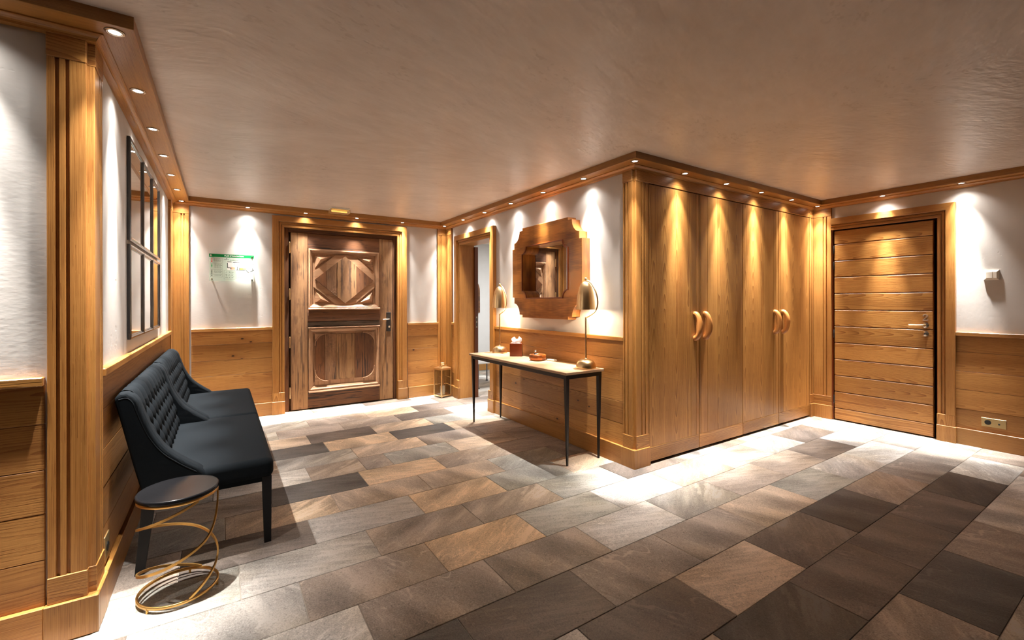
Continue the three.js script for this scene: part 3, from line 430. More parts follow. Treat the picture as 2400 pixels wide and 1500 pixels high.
[3.21, 3.805, 4.39, 4.98, 5.56].forEach((u, i) => downlight(u, VW - 0.062, `${nth[i]} spotlight along the wardrobe counting from its outer corner`));
[1.73, 1.16].forEach((v, i) => downlight(UR - 0.062, v, ['spotlight in the cornice above the numbered door', 'spotlight in the cornice above the light switch'][i]));
downlight(-0.79, VW - 0.062, 'spotlight in the cornice beyond the left edge of the view');

// ---------------------------------------------------------------- settees
function makeSettee(label) {
  const V0 = 2.735, V1 = 3.935, t = thing('tufted_settee', label, 'settee', [-0.08, 0, (V0 + V1) / 2], 'tufted settees along the wall');
  // seat with a crowned top
  { const g = new RoundedBoxGeometry(0.56, 0.105, V1 - V0 - 0.004, 8, 0.034); const p = g.attributes.position; for (let i = 0; i < p.count; i++) if (p.getY(i) > 0) { const x = p.getX(i) / 0.28, z = p.getZ(i) / ((V1 - V0) / 2); p.setY(i, p.getY(i) + 0.020 * (1 - x * x) * (1 - Math.pow(Math.abs(z), 3))); } g.computeVertexNormals(); const q = g.clone(); q.translate(-0.042, 0.405, -(V0 + V1) / 2); boxUV(q); part(t, 'seat', plain(q), fabric); }
  part(t, 'seat_rail', ub(-0.30, 0.215, 0.332, 0.372, V0 + 0.02, V1 - 0.02, { g: 'z', b: 0.004 }), fabric);
  // back: profile swept along the width, with buttoned diamonds on the front
  const front = [[-0.250, 0.43], [-0.263, 0.50], [-0.282, 0.58], [-0.306, 0.67], [-0.331, 0.755], [-0.348, 0.810], [-0.358, 0.842], [-0.372, 0.864], [-0.392, 0.868], [-0.408, 0.855], [-0.411, 0.835]], rear = [[-0.402, 0.79], [-0.375, 0.66], [-0.345, 0.52], [-0.325, 0.40], [-0.315, 0.345], [-0.25, 0.345]];
  const cf = new THREE.SplineCurve(front.map(p => new THREE.Vector2(...p))), nf = 56, nv = 132, w0 = V0 + 0.06, w1 = V1 - 0.06, A = 0.112, B = 0.079, rows = 4;
  const pts = cf.getSpacedPoints(nf), P = [], I = [], U = [], len = cf.getLength(), yTop = 0.135 + rows * B, buttons = [];
  const loop = [...pts.map((p, i) => ({ p, s: i / nf * len, n: cf.getTangentAt(Math.min(0.999, i / nf)) })), ...rear.map(p => ({ p: new THREE.Vector2(...p), s: -1 }))];
  for (let j = 0; j <= nv; j++) { const x = (j / nv) * (w1 - w0); for (const q of loop) {
    let du = 0, dy = 0;
    if (q.s >= 0) { const s = q.s - 0.06, edge = sm(0, 0.03, q.s) * sm(len, len - 0.05, q.s); let h; const X = x / A, Y = s / B; if (Y < rows) { const a = X + Y / 2 + 0.5, b = X - Y / 2 + 0.5; h = Math.pow(Math.abs(Math.sin(Math.PI * a) * Math.sin(Math.PI * b)), 0.55); } else { const odd = rows % 2 ? 0.5 : 0; h = Math.pow(Math.abs(Math.sin(Math.PI * (X + 0.5 + odd))), 0.55) * mix(1, 0.75, sm(rows, rows + 1.2, Y)); h = mix(1, h, sm(len, len - 0.06, q.s)); }
      const amp = 0.020 * edge * h; du = q.n.y * amp; dy = -q.n.x * amp; }
    P.push(q.p.x + du, q.p.y + dy, -(w0 + x)); U.push(x, q.s >= 0 ? q.s : q.p.y);
  } }
  const m = loop.length; for (let j = 0; j < nv; j++) for (let i = 0; i < m; i++) { const a = j * m + i, b = j * m + (i + 1) % m, c = a + m, d = b + m; I.push(a, c, b, b, c, d); }
  for (const j of [0, nv]) { const tri = THREE.ShapeUtils.triangulateShape(loop.map(q => q.p), []); for (const q of tri) I.push(...(j ? q : q.slice().reverse()).map(i => j * m + i)); }
  const g = new THREE.BufferGeometry(); g.setAttribute('position', new THREE.Float32BufferAttribute(P, 3)); g.setAttribute('uv', new THREE.Float32BufferAttribute(U, 2)); g.setIndex(I); g.computeVertexNormals();
  const back = part(t, 'tufted_back', g, fabric);
  for (let k = 0; k <= rows; k++) { const s = 0.06 + k * B, p = cf.getPointAt(s / len), n = cf.getTangentAt(s / len); for (let i = 0; i * A + (k % 2 ? 0 : A / 2) <= w1 - w0 - 0.03; i++) { const x = i * A + (k % 2 ? 0 : A / 2); if (x < 0.03) continue; const b = new THREE.SphereGeometry(0.0085, 10, 6); b.translate(p.x + n.y * 0.003, p.y - n.x * 0.003, -(w0 + x)); part(back, 'button', plain(b), piping); } }
  // scooped sides with piping
  const scoop = [[-0.332, 0.832], [-0.311, 0.764], [-0.277, 0.67], [-0.225, 0.583], [-0.150, 0.512], [-0.095, 0.470]], outline = new THREE.SplineCurve(scoop.map(p => new THREE.Vector2(...p))).getPoints(22);
  const side = [[-0.412, 0.835], [-0.411, 0.856], [-0.398, 0.873], [-0.372, 0.874], [-0.347, 0.856], ...outline.map(p => [p.x, p.y]), [-0.055, 0.425], [-0.045, 0.352], [-0.300, 0.338], [-0.322, 0.42], [-0.345, 0.52], [-0.375, 0.66], [-0.402, 0.79]];
  for (const v of [V0, V1 - 0.084]) {
    const sh = new THREE.Shape(side.map(p => new THREE.Vector2(...p))), e = new THREE.ExtrudeGeometry(sh, { depth: 0.044, bevelEnabled: true, bevelSize: 0.018, bevelThickness: 0.020, bevelOffset: -0.014, bevelSegments: 6 }); e.translate(0, 0, -(v + 0.064));
    const s = part(t, 'side', toCreasedNormals(plain(e), 0.7), fabric);
    const welt = outline.map((p, i) => { const a = outline[Math.max(0, i - 1)], b = outline[Math.min(outline.length - 1, i + 1)], l = Math.hypot(b.x - a.x, b.y - a.y), tx = (b.x - a.x) / l, ty = (b.y - a.y) / l; return [p.x + ty * 0.019, p.y - tx * 0.019]; }).filter((p, i) => i % 2 === 0);
    part(s, 'piping', tube([[-0.400, 0.848], [-0.372, 0.852], ...welt].map(p => [p[0], p[1], v === V0 ? v + 0.001 : v + 0.083]), 0.0032, 48, 6), piping);
  }
  for (const v of [V0 + 0.035, V1 - 0.035]) {
    part(t, 'leg', taper([0.205, v], [0.209, v], 0.36, 0.046, 0.033), legBlack);
    part(t, 'leg', taper([-0.292, v], [-0.330, v], 0.36, 0.050, 0.036), legBlack);
  }
  return t;
}
function taper(top, bottom, h, wt, wb) { const a = wt / 2, b = wb / 2, T = [[-a, -a], [a, -a], [a, a], [-a, a]].map(p => [top[0] + p[0], h, -(top[1] + p[1])]), Bq = [[-b, -b], [b, -b], [b, b], [-b, b]].map(p => [bottom[0] + p[0], 0, -(bottom[1] + p[1])]), L = [T, Bq]; for (let i = 0; i < 4; i++) { const j = (i + 1) % 4; L.push([T[i], T[j], Bq[j], Bq[i]]); } return polys(L, 'y', [0, 0], [(top[0] + bottom[0]) / 2, h / 2, -top[1]]); }
function boxUV(g) { const p = g.attributes.position, n = g.attributes.normal, uv = g.attributes.uv; for (let i = 0; i < p.count; i++) { const a = [Math.abs(n.getX(i)), Math.abs(n.getY(i)), Math.abs(n.getZ(i))], k = a.indexOf(Math.max(...a)); uv.setXY(i, k === 0 ? p.getZ(i) : p.getX(i), k === 1 ? p.getZ(i) : p.getY(i)); } }
{
  const a = makeSettee('charcoal tufted settee nearer the camera, behind the round side table');
  const b = a.clone(); b.name = numbered('tufted_settee'); b.userData = { ...a.userData, label: 'charcoal tufted settee farther from the camera, towards the corner pilaster' }; b.position.z -= 1.205; scene.add(b);
}

// ---------------------------------------------------------------- round side table with a coiled base
{
  const u = -0.162, v = 2.505, R = 0.152, t = thing('round_side_table', 'round black side table on a coiled gilt metal base', 'side table', [u, 0, v]);
  part(t, 'table_top', lathe([[0, 0.447], [R - 0.004, 0.447], [R, 0.450], [R + 0.001, 0.462], [R - 0.003, 0.467], [R - 0.008, 0.4655], [0, 0.464]], u, v, 64), blackLacquer);
  part(t, 'rim', lathe([[R - 0.008, 0.436], [R - 0.002, 0.436], [R - 0.002, 0.447], [R - 0.008, 0.447], [R - 0.008, 0.436]], u, v, 64), gilt);
  // strap bent on a cylinder; angle 0 points right in the picture, -90 degrees towards the camera
  const c = Math.cos(TURN), s = Math.sin(TURN), at = (deg, y, r = R - 0.005) => { const a = deg * Math.PI / 180, x = Math.cos(a) * r, z = Math.sin(a) * r; return new THREE.Vector3(u + x * c + z * s, y, -(v - x * s + z * c)); };
  const strap = keys => {
    const n = 110, L = [], ring = [], ev = q => { let i = 0; while (i + 2 < keys.length && keys[i + 1][0] > q) i++; const [d0, y0] = keys[i], [d1, y1] = keys[i + 1], k = clamp((q - d0) / (d1 - d0)); const pm = keys[Math.max(0, i - 1)], pn = keys[Math.min(keys.length - 1, i + 2)], m0 = i ? (y1 - pm[1]) / (d1 - pm[0]) * (d1 - d0) : y1 - y0, m1 = i + 2 < keys.length ? (pn[1] - y0) / (pn[0] - d0) * (d1 - d0) : y1 - y0, k2 = k * k, k3 = k2 * k; return (2 * k3 - 3 * k2 + 1) * y0 + (k3 - 2 * k2 + k) * m0 + (-2 * k3 + 3 * k2) * y1 + (k3 - k2) * m1; };
    for (let i = 0; i <= n; i++) { const d = mix(keys[0][0], keys[keys.length - 1][0], i / n), y = ev(d); ring.push([at(d, y - 0.0055, R - 0.009), at(d, y - 0.0055, R - 0.002), at(d, y + 0.0055, R - 0.002), at(d, y + 0.0055, R - 0.009)].map(p => p.toArray())); }
    for (let i = 0; i < n; i++) for (let k = 0; k < 4; k++) { const m = (k + 1) % 4; L.push([ring[i][k], ring[i + 1][k], ring[i + 1][m], ring[i][m]]); }
    L.push(ring[0].slice().reverse(), ring[n]); return polys(L, 'y', [0, 0]);
  };
  part(t, 'base_ring', lathe([[R - 0.009, 0.016], [R - 0.001, 0.016], [R - 0.001, 0.027], [R - 0.009, 0.027], [R - 0.009, 0.016]], u, v, 64), gilt);
  part(t, 'coil', strap([[-25, 0.435], [-90, 0.37], [-180, 0.285], [-270, 0.215], [-340, 0.12], [-400, 0.027]]), gilt);
  part(t, 'coil', strap([[40, 0.432], [0, 0.275], [-40, 0.215], [-90, 0.165], [-180, 0.095], [-235, 0.05], [-270, 0.028]]), gilt);
  for (const d of [-100, 20, 110]) { const p = at(d, 0); part(t, 'foot', lathe([[0, 0], [0.005, 0], [0.005, 0.018], [0, 0.018]], p.x, -p.z, 10), gilt); }
}

// ---------------------------------------------------------------- six framed mirrors on the wall above the settees
{
  const cols = [[3.278, 3.795], [3.798, 4.262], [4.265, 4.715]], rows = [[1.652, 2.238], [1.092, 1.632]], w = UL - E_WALL;
  rows.forEach(([y0, y1], r) => cols.forEach(([v0, v1], k) => {
    const t = thing('framed_mirror', `black framed wall mirror, ${r ? 'lower' : 'upper'} row, ${['nearest to the oak pilaster', 'middle of three', 'last towards the far corner'][k]}`, 'mirror', [w, y0, (v0 + v1) / 2], 'black framed mirrors above the settees');
    part(t, 'glass', ub(w + 0.006, w + 0.010, y0 + 0.02, y1 - 0.02, v0 + 0.02, v1 - 0.02, { b: 0 }), mirrorGlass);
    part(t, 'backing', ub(w, w + 0.006, y0 + 0.01, y1 - 0.01, v0 + 0.01, v1 - 0.01, { b: 0 }), blackPlastic);
    const prof = [[0, w + 0.002], [0, w + 0.014], [0.004, w + 0.018], [0.012, w + 0.019], [0.018, w + 0.016], [0.021, w + 0.012], [0.027, w + 0.011], [0.029, w + 0.009], [0.029, w + 0.002]], Cn = [[v0, y0, 1, 1], [v1, y0, -1, 1], [v1, y1, -1, -1], [v0, y1, 1, -1]];
    for (let i = 0; i < 4; i++) { const P = Cn[i], Q = Cn[(i + 1) % 4], A = prof.map(([d, x]) => [x, P[1] + P[3] * d, -(P[0] + P[2] * d)]), B = prof.map(([d, x]) => [x, Q[1] + Q[3] * d, -(Q[0] + Q[2] * d)]), L = []; for (let j = 0; j + 1 < prof.length; j++) L.push([A[j], A[j + 1], B[j + 1], B[j]]); part(t, 'frame_side', polys(L, i % 2 ? 'y' : 'z', [rnd(), rnd()]), blackFrame); }
  }));
}

// ---------------------------------------------------------------- evacuation plan on stand-offs
{
  const W = 1024, Hh = 736, cv = document.createElement('canvas'); cv.width = W; cv.height = Hh; const x = cv.getContext('2d');
  x.clearRect(0, 0, W, Hh); x.fillStyle = 'rgba(226,232,226,0.42)'; x.fillRect(0, 0, W, Hh);
  x.fillStyle = 'rgb(24,120,62)'; x.fillRect(0, 0, W, 86); x.fillStyle = '#fff'; x.font = 'bold 44px sans-serif'; x.textAlign = 'center'; x.fillText('PLAN D\u2019EVACUATION', 560, 58);
  x.lineWidth = 7; x.strokeStyle = '#fff'; x.beginPath(); x.arc(44, 43, 20, 0.6, 6.0); x.stroke(); x.beginPath(); x.moveTo(44, 43); x.lineTo(60, 43); x.stroke();
  x.textAlign = 'left'; x.strokeStyle = 'rgba(80,80,80,0.9)'; x.lineWidth = 3;
  const dash = (a, b, n, w, col) => { x.fillStyle = col; let p = a, r = rng(Math.round(a + b * 7)); while (p < a + w - 14) { const l = 10 + r() * 26; x.fillRect(p, b, Math.min(l, a + w - p), n); p += l + 7; } };
  [[112, 128], [258, 150], [424, 124], [560, 66]].forEach(([y, h], i) => { x.strokeRect(30, y, 262, h); const rows = Math.floor(h / 34); for (let k = 0; k < rows; k++) { dash(104, y + 16 + k * 32, 9, 160 + 20 * (k % 2), 'rgba(60,60,60,0.95)'); } x.fillStyle = ['rgb(190,50,40)', 'rgb(30,130,70)', 'rgb(40,40,40)', 'rgb(60,60,60)'][i]; for (let k = 0; k < Math.min(3, rows); k++) x.fillRect(46, y + 12 + k * 38, 26, 24); });
  x.fillStyle = 'rgba(255,255,255,0.9)'; x.fillRect(400, 190, 600, 240);
  x.fillStyle = 'rgb(205,212,90)'; x.fillRect(686, 362, 90, 52); x.fillStyle = 'rgb(190,205,120)'; x.fillRect(784, 368, 62, 40); x.fillStyle = 'rgb(244,205,170)'; x.fillRect(486, 350, 96, 64);
  x.strokeStyle = 'rgb(22,22,22)'; x.lineWidth = 15; const ln = (...p) => { x.beginPath(); x.moveTo(p[0], p[1]); for (let i = 2; i < p.length; i += 2) x.lineTo(p[i], p[i + 1]); x.stroke(); };
  ln(402, 204, 502, 204); ln(528, 208, 682, 210); ln(408, 234, 408, 362, 486, 370, 486, 410); ln(600, 420, 838, 426, 886, 486, 908, 478); ln(936, 458, 1004, 422, 980, 372); x.lineWidth = 10; ln(780, 172, 838, 186); ln(860, 196, 1006, 248, 1008, 284); ln(634, 330, 634, 418); ln(684, 356, 684, 420); ln(784, 360, 784, 420); x.lineWidth = 3; ln(576, 212, 576, 300); ln(654, 212, 654, 300); ln(742, 216, 742, 300);
  x.fillStyle = 'rgb(22,22,22)'; x.fillRect(378, 112, 18, 18); dash(330, 142, 9, 120, 'rgba(60,60,60,0.9)'); dash(470, 146, 11, 200, 'rgba(50,50,50,0.95)'); dash(470, 176, 7, 240, 'rgba(90,90,90,0.8)');
  x.strokeStyle = 'rgba(60,60,60,0.95)'; x.lineWidth = 3; x.strokeRect(330, 440, 250, 240); x.strokeRect(612, 532, 168, 132); const rr = rng(8); for (let i = 0; i < 9; i++) { x.beginPath(); for (let k = 0; k < 6; k++) x.lineTo(360 + (i % 3) * 68 + rr() * 56, 470 + Math.floor(i / 3) * 68 + rr() * 52); x.closePath(); x.stroke(); } for (let k = 0; k < 4; k++) dash(634, 552 + k * 28, 7, 120, k === 3 ? 'rgb(190,60,50)' : 'rgba(90,90,90,0.9)');
  const tex = new THREE.CanvasTexture(cv); tex.colorSpace = THREE.SRGBColorSpace;
  const v = VB - 0.002, u0 = -0.110, u1 = 0.312, y0 = 1.535, y1 = 1.829, t = thing('evacuation_plan', 'clear evacuation plan with a green header on metal stand-offs', 'sign', [0.1, y0, v]);
  const mat = new THREE.MeshPhysicalMaterial({ map: tex, transparent: true, roughness: 0.15, side: THREE.DoubleSide });
  const pg = new THREE.PlaneGeometry(u1 - u0, y1 - y0); pg.translate((u0 + u1) / 2, (y0 + y1) / 2, -(v - 0.0032));
  part(t, 'acrylic_sheet', ub(u0, u1, y0, y1, v - 0.003, v + 0.001, { b: 0.0006 }), new THREE.MeshPhysicalMaterial({ color: 0xf2fff6, transmission: 0.93, roughness: 0.05, thickness: 0, side: THREE.DoubleSide }));
  part(t, 'print', pg, mat, 'printed floor plan headed PLAN D’EVACUATION');
  for (const [a, b] of [[u0 + 0.024, y0 + 0.02], [u1 - 0.02, y0 + 0.02], [u0 + 0.02, y1 - 0.016], [u1 - 0.02, y1 - 0.02]]) part(t, 'stand_off', lathe([[0, 0], [0.007, 0], [0.008, 0.002], [0.008, 0.044], [0, 0.044]], 0, 0, 14).rotateX(-Math.PI / 2).translate(a, b, -(v - 0.006) - 0.0), steel);
}

// ---------------------------------------------------------------- mirror with a scalloped walnut frame
{
  const f = UC - 0.060, back = UC + E_WALL - 0.001, cv = 3.453, cy = 1.601, t = thing('scalloped_mirror', 'wall mirror in a thick scalloped walnut frame', 'mirror', [back, 1.14, cv]);
  const quarter = [];   // outline of one corner from the side edge (v max) to the top edge, relative to the centre
  const HX = 0.548, HY = 0.461, sx = HX - 0.033, sy = HY - 0.027;
  quarter.push([HX, 0.255], [sx, 0.255], [sx, 0.318]); for (let i = 1; i < 9; i++) { const a = i / 9 * Math.PI / 2; quarter.push([sx - 0.098 * Math.sin(a) * 1.0 + 0.0, 0.318 + (sy - 0.318) * (1 - Math.cos(a))]); } quarter.push([sx - 0.098, sy], [sx - 0.152, sy], [sx - 0.152, HY]);
  const full = []; const add = (mx, my, rev) => { const q = quarter.map(p => [p[0] * mx, p[1] * my]); if (rev) q.reverse(); full.push(...q); }; add(1, 1, false); add(-1, 1, true); add(-1, -1, false); add(1, -1, true);
  const IX = 0.358, IY = 0.258, ir = 0.072, hole = []; const corner = (mx, my, rev) => { const q = []; for (let i = 0; i <= 8; i++) { const a = i / 8 * Math.PI / 2; q.push([mx * (IX - ir * Math.sin(a)), my * (IY - ir * Math.cos(a))]); } if (rev) q.reverse(); hole.push(...q); }; corner(1, 1, false); corner(-1, 1, true); corner(-1, -1, false); corner(1, -1, true);
  const W2 = p => new THREE.Vector2(p[0], p[1]);
  const mk = (outer, inner, u0, u1, bevel) => { const s = new THREE.Shape(outer.map(W2)); if (inner) s.holes.push(new THREE.Path(inner.map(W2))); const g = new THREE.ExtrudeGeometry(s, { depth: u1 - u0, bevelEnabled: bevel > 0, bevelSize: bevel, bevelThickness: bevel, bevelOffset: -bevel, bevelSegments: 1, curveSegments: 8 }), q = g.attributes.uv, a = rnd() * 2, b = rnd(); for (let i = 0; i < q.count; i++) q.setXY(i, q.getX(i) + a, q.getY(i) + b); g.rotateY(Math.PI / 2); g.translate(u0, cy, -cv); return plain(g); };   // shape x runs along -z = +v
  for (const k of [1, -1]) {
    part(t, 'frame_rail', mk(clip(full, p => k * p[1] - IY), null, f + 0.002, back, 0.0012), walnut);
    const inner = []; for (let i = 0; i <= 8; i++) { const a = i / 8 * Math.PI / 2; inner.push([IX - ir * Math.cos(a), IY - ir * Math.sin(a)]); }   // scooped corner from the rail down to the stile's edge
    const st = [...inner.map(p => [p[0], p[1]]), ...inner.slice().reverse().map(p => [p[0], -p[1]]), [sx, -IY], [sx, -0.255], [HX, -0.255], [HX, 0.255], [sx, 0.255], [sx, IY]].map(p => [k * p[0], p[1]]);
    part(t, 'frame_stile', mk(k > 0 ? st : st.reverse(), null, f + 0.002, back, 0.0012), walnut);
  }
  const lip = hole.map(([a, b]) => [a * 1.03, b * 1.04]);
  part(t, 'inner_lip', plain(mk(lip, hole, f - 0.006, f + 0.004, 0.0015)), redWood);
  part(t, 'glass', ub(back - 0.012, back - 0.008, cy - IY - 0.02, cy + IY + 0.02, cv - IX - 0.02, cv + IX + 0.02, { b: 0 }), mirrorGlass);
}

// ---------------------------------------------------------------- console table and what stands on it
const TT = 0.745;
{
  const t = thing('console_table', 'slim console table with stone top and tapered black metal legs', 'console table', [2.46, 0, 3.5]);
  const stone = M([0.56, 0.47, 0.38], 0.45, { tex: maps(512, 256, 1.6, 0.5, (s, q) => { const k = fbm(s * 4, q * 26, 4), p = sm(0.68, 0.8, fbm(s * 30, q * 70, 3)); return [...mix3([226, 204, 178], [196, 164, 132], clamp(0.5 + 1.4 * (k - 0.5) + 0.3 * p)), 0.7 - 0.5 * p]; }), bumpScale: 0.0008 });
  part(t, 'table_top', ub(2.252, 2.664, TT - 0.022, TT, 2.692, 4.318, { g: 'z', b: 0.003, off: [0, 0] }), stone);
  const y0 = TT - 0.058, y1 = TT - 0.022, a0 = 2.272, a1 = 2.654, b0 = 2.712, b1 = 4.302;
  for (const u of [a0, a1 - 0.022]) part(t, 'apron_bar', ub(u, u + 0.022, y0, y1, b0, b1, { g: 'z', b: 0.0015 }), blackMetal);
  for (const v of [b0, b1 - 0.022]) part(t, 'apron_bar', ub(a0 + 0.022, a1 - 0.022, y0, y1, v, v + 0.022, { g: 'x', b: 0.0015 }), blackMetal);
  for (const u of [a0 + 0.016, a1 - 0.016]) for (const v of [b0 + 0.016, b1 - 0.016]) part(t, 'leg', taper([u, v], [u + (u < 2.4 ? 0.006 : -0.006), v], TT - 0.03, 0.032, 0.013), blackMetal);
}
function lamp(u, v, label) {
  const t = thing('table_lamp', label, 'lamp', [u, TT, v], 'brass bell lamps on the console table'), y = TT;
  part(t, 'lamp_base', lathe([[0, y], [0.083, y], [0.084, y + 0.004], [0.083, y + 0.016], [0.078, y + 0.038], [0.066, y + 0.058], [0.046, y + 0.071], [0.022, y + 0.078], [0.009, y + 0.080], [0.009, y + 0.086], [0, y + 0.086]], u, v, 48), brass);
  part(t, 'stem', lathe([[0, y + 0.08], [0.0075, y + 0.08], [0.0075, y + 0.425], [0, y + 0.427]], u, v, 16), brass);
  part(t, 'arm', tube([[u, y + 0.418, v], [u, y + 0.424, v - 0.010], [u, y + 0.446, v - 0.062], [u, y + 0.482, v - 0.118], [u, y + 0.540, v - 0.141], [u, y + 0.610, v - 0.130], [u, y + 0.680, v - 0.092], [u, y + 0.722, v - 0.046], [u, y + 0.735, v]], 0.0062, 60, 10), brass);
  const sh = [[0.0785, 0.492], [0.0775, 0.53], [0.073, 0.58], [0.066, 0.63], [0.055, 0.675], [0.040, 0.706], [0.022, 0.722], [0.008, 0.727]];
  part(t, 'lamp_shade', lathe([...sh.map(p => [p[0], y + p[1]]), [0, y + 0.728], [0, y + 0.726], ...sh.slice().reverse().map(p => [Math.max(0.004, p[0] - 0.0018), y + p[1] - 0.0015])], u, v, 48), brass);
  part(t, 'finial', lathe([[0, y + 0.727], [0.006, y + 0.727], [0.006, y + 0.734], [0.012, y + 0.740], [0.013, y + 0.748], [0.009, y + 0.756], [0, y + 0.758]], u, v, 20), brass);
  part(t, 'bulb', lathe([[0, y + 0.520], [0.014, y + 0.523], [0.022, y + 0.538], [0.022, y + 0.552], [0.013, y + 0.575], [0.012, y + 0.60], [0, y + 0.60]], u, v, 20), M([1, 0.9, 0.75], 0.4, { emissive: LAMP_COLOR.clone(), emissiveIntensity: 8 }));
  const l = new THREE.PointLight(LAMP_COLOR, LAMP_POWER, 0, 2); l.position.set(0, 0.508, 0); l.castShadow = true; l.shadow.radius = 1; t.add(l);
}
lamp(2.560, 2.800, 'brass bell lamp at the wardrobe end of the console table');
lamp(2.560, 4.180, 'brass bell lamp at the doorway end of the console table');
{
  const t = thing('tissue_box', 'square reddish wooden tissue box on the console table', 'tissue box', [2.555, TT, 3.845]); t.rotation.y = -0.69;
  const h = 0.132, w = 0.062, L = 0.005, bx = (a, b, c, d, e, f) => cbox(a, b, c, d, e, f, { g: 'x', b: 0.0015 });
  for (const [n, geo] of [['box_side', bx(-w, w, 0, h, w - L, w)], ['box_side', bx(-w, w, 0, h, -w, -w + L)], ['box_side', bx(-w, -w + L, 0, h, -w + L, w - L)], ['box_side', bx(w - L, w, 0, h, -w + L, w - L)]]) { const m = new THREE.Mesh(geo, redWood); m.name = n; m.castShadow = m.receiveShadow = true; t.add(m); }
  const s = new THREE.Shape([[-w + L, -w + L], [w - L, -w + L], [w - L, w - L], [-w + L, w - L]].map(p => new THREE.Vector2(...p))); s.holes.push(new THREE.Path().absellipse(0, 0, 0.034, 0.022, 0, Math.PI * 2)); const lid = new THREE.ExtrudeGeometry(s, { depth: 0.006, bevelEnabled: false }); lid.rotateX(-Math.PI / 2); lid.translate(0, h - 0.008, 0); const lm = new THREE.Mesh(plain(lid), redWood); lm.name = 'box_lid'; lm.castShadow = lm.receiveShadow = true; t.add(lm);
  const P = [], I = [], U = [], n = 28, m = 12, r = rng(4); for (let j = 0; j <= m; j++) for (let i = 0; i <= n; i++) { const a = i / n * Math.PI * 2, k = j / m, R = (0.026 + 0.030 * Math.sin(Math.PI * Math.min(1, k * 0.8))) * (0.80 + 0.16 * Math.sin(2 * a + 0.5) + 0.12 * Math.sin(5 * a + 2 * k)) * (1 - 0.25 * sm(0.8, 1, k)), y = h - 0.012 + k * (0.056 + 0.016 * Math.sin(2 * a + 0.7) + 0.008 * Math.sin(5 * a)); P.push(R * Math.cos(a) * 1.05, y, R * Math.sin(a) * 0.6); U.push(i / n, k); }
  for (let j = 0; j < m; j++) for (let i = 0; i < n; i++) { const a = j * (n + 1) + i; I.push(a, a + n + 1, a + 1, a + 1, a + n + 1, a + n + 2); } const tg = new THREE.BufferGeometry(); tg.setAttribute('position', new THREE.Float32BufferAttribute(P, 3)); tg.setAttribute('uv', new THREE.Float32BufferAttribute(U, 2)); tg.setIndex(I); tg.computeVertexNormals();
  const ts = new THREE.Mesh(tg, M([0.9, 0.9, 0.9], 0.9, { transmission: 0.3 })); ts.name = 'tissue'; ts.castShadow = ts.receiveShadow = true; ts.userData.label = 'white paper tissue'; t.add(ts);
}
{
  const u = 2.515, v = 3.42, y = TT, t = thing('wooden_bowl', 'small squarish wooden bowl in the middle of the console table', 'bowl', [u, y, v]);
  const prof = [[0, 0.0], [0.050, 0.0], [0.066, 0.006], [0.074, 0.020], [0.075, 0.030], [0.070, 0.037], [0.073, 0.046], [0.072, 0.056], [0.066, 0.059], [0.060, 0.055], [0.056, 0.030], [0.040, 0.014], [0, 0.012]];
  const g = new THREE.LatheGeometry(prof.map(p => new THREE.Vector2(p[0], p[1])), 56), p = g.attributes.position; for (let i = 0; i < p.count; i++) { const x = p.getX(i), z = p.getZ(i), a = Math.atan2(z, x), k = 1 + 0.09 * -Math.cos(4 * a + 0.6) * Math.hypot(x, z) / 0.075; p.setX(i, x * k); p.setZ(i, z * k); } g.computeVertexNormals(); g.translate(u, y, -v);
  part(t, 'bowl_body', plain(g), M([0.52, 0.34, 0.24], 0.35, { tex: { map: walnut.map } }));
  const s = thing('small_figurine', 'tiny silver and black figurine standing in the wooden bowl', 'figurine', [u - 0.012, y + 0.013, v + 0.020]), a = u - 0.012, b = v + 0.020, z = y + 0.012;
  part(s, 'body', lathe([[0, z], [0.016, z], [0.018, z + 0.010], [0.013, z + 0.026], [0.015, z + 0.040], [0.012, z + 0.054], [0.007, z + 0.058], [0, z + 0.059]], a, b, 18), darkIron);
  { const h = new THREE.SphereGeometry(0.0135, 16, 12); h.scale(1, 0.95, 1.1); h.translate(a, z + 0.068, -b); const hd = part(s, 'head', plain(h), steel); for (const k of [-1, 1]) { const e = new THREE.SphereGeometry(0.005, 10, 8); e.scale(0.7, 1.2, 1); e.translate(a + 0.003, z + 0.081, -(b + k * 0.008)); part(hd, 'ear', plain(e), steel); } }
  part(s, 'scarf', tube([[a + 0.014, z + 0.05, b], [a, z + 0.047, b - 0.015], [a - 0.015, z + 0.044, b], [a, z + 0.047, b + 0.015], [a + 0.014, z + 0.05, b]], 0.0045, 24, 8), steel);
}
{ const t = thing('white_card', 'small flat white card lying behind the wooden bowl', 'card', [2.615, TT, 3.33]); t.rotation.y = 0.1; const m = new THREE.Mesh(new RoundedBoxGeometry(0.045, 0.014, 0.095, 3, 0.005), white); m.name = 'card_body'; m.position.y = 0.007; m.castShadow = m.receiveShadow = true; t.add(m); const q = new THREE.Mesh(new RoundedBoxGeometry(0.030, 0.003, 0.030, 2, 0.0012), cream); q.name = 'button'; q.position.set(0, 0.0145, 0.022); t.add(q); }

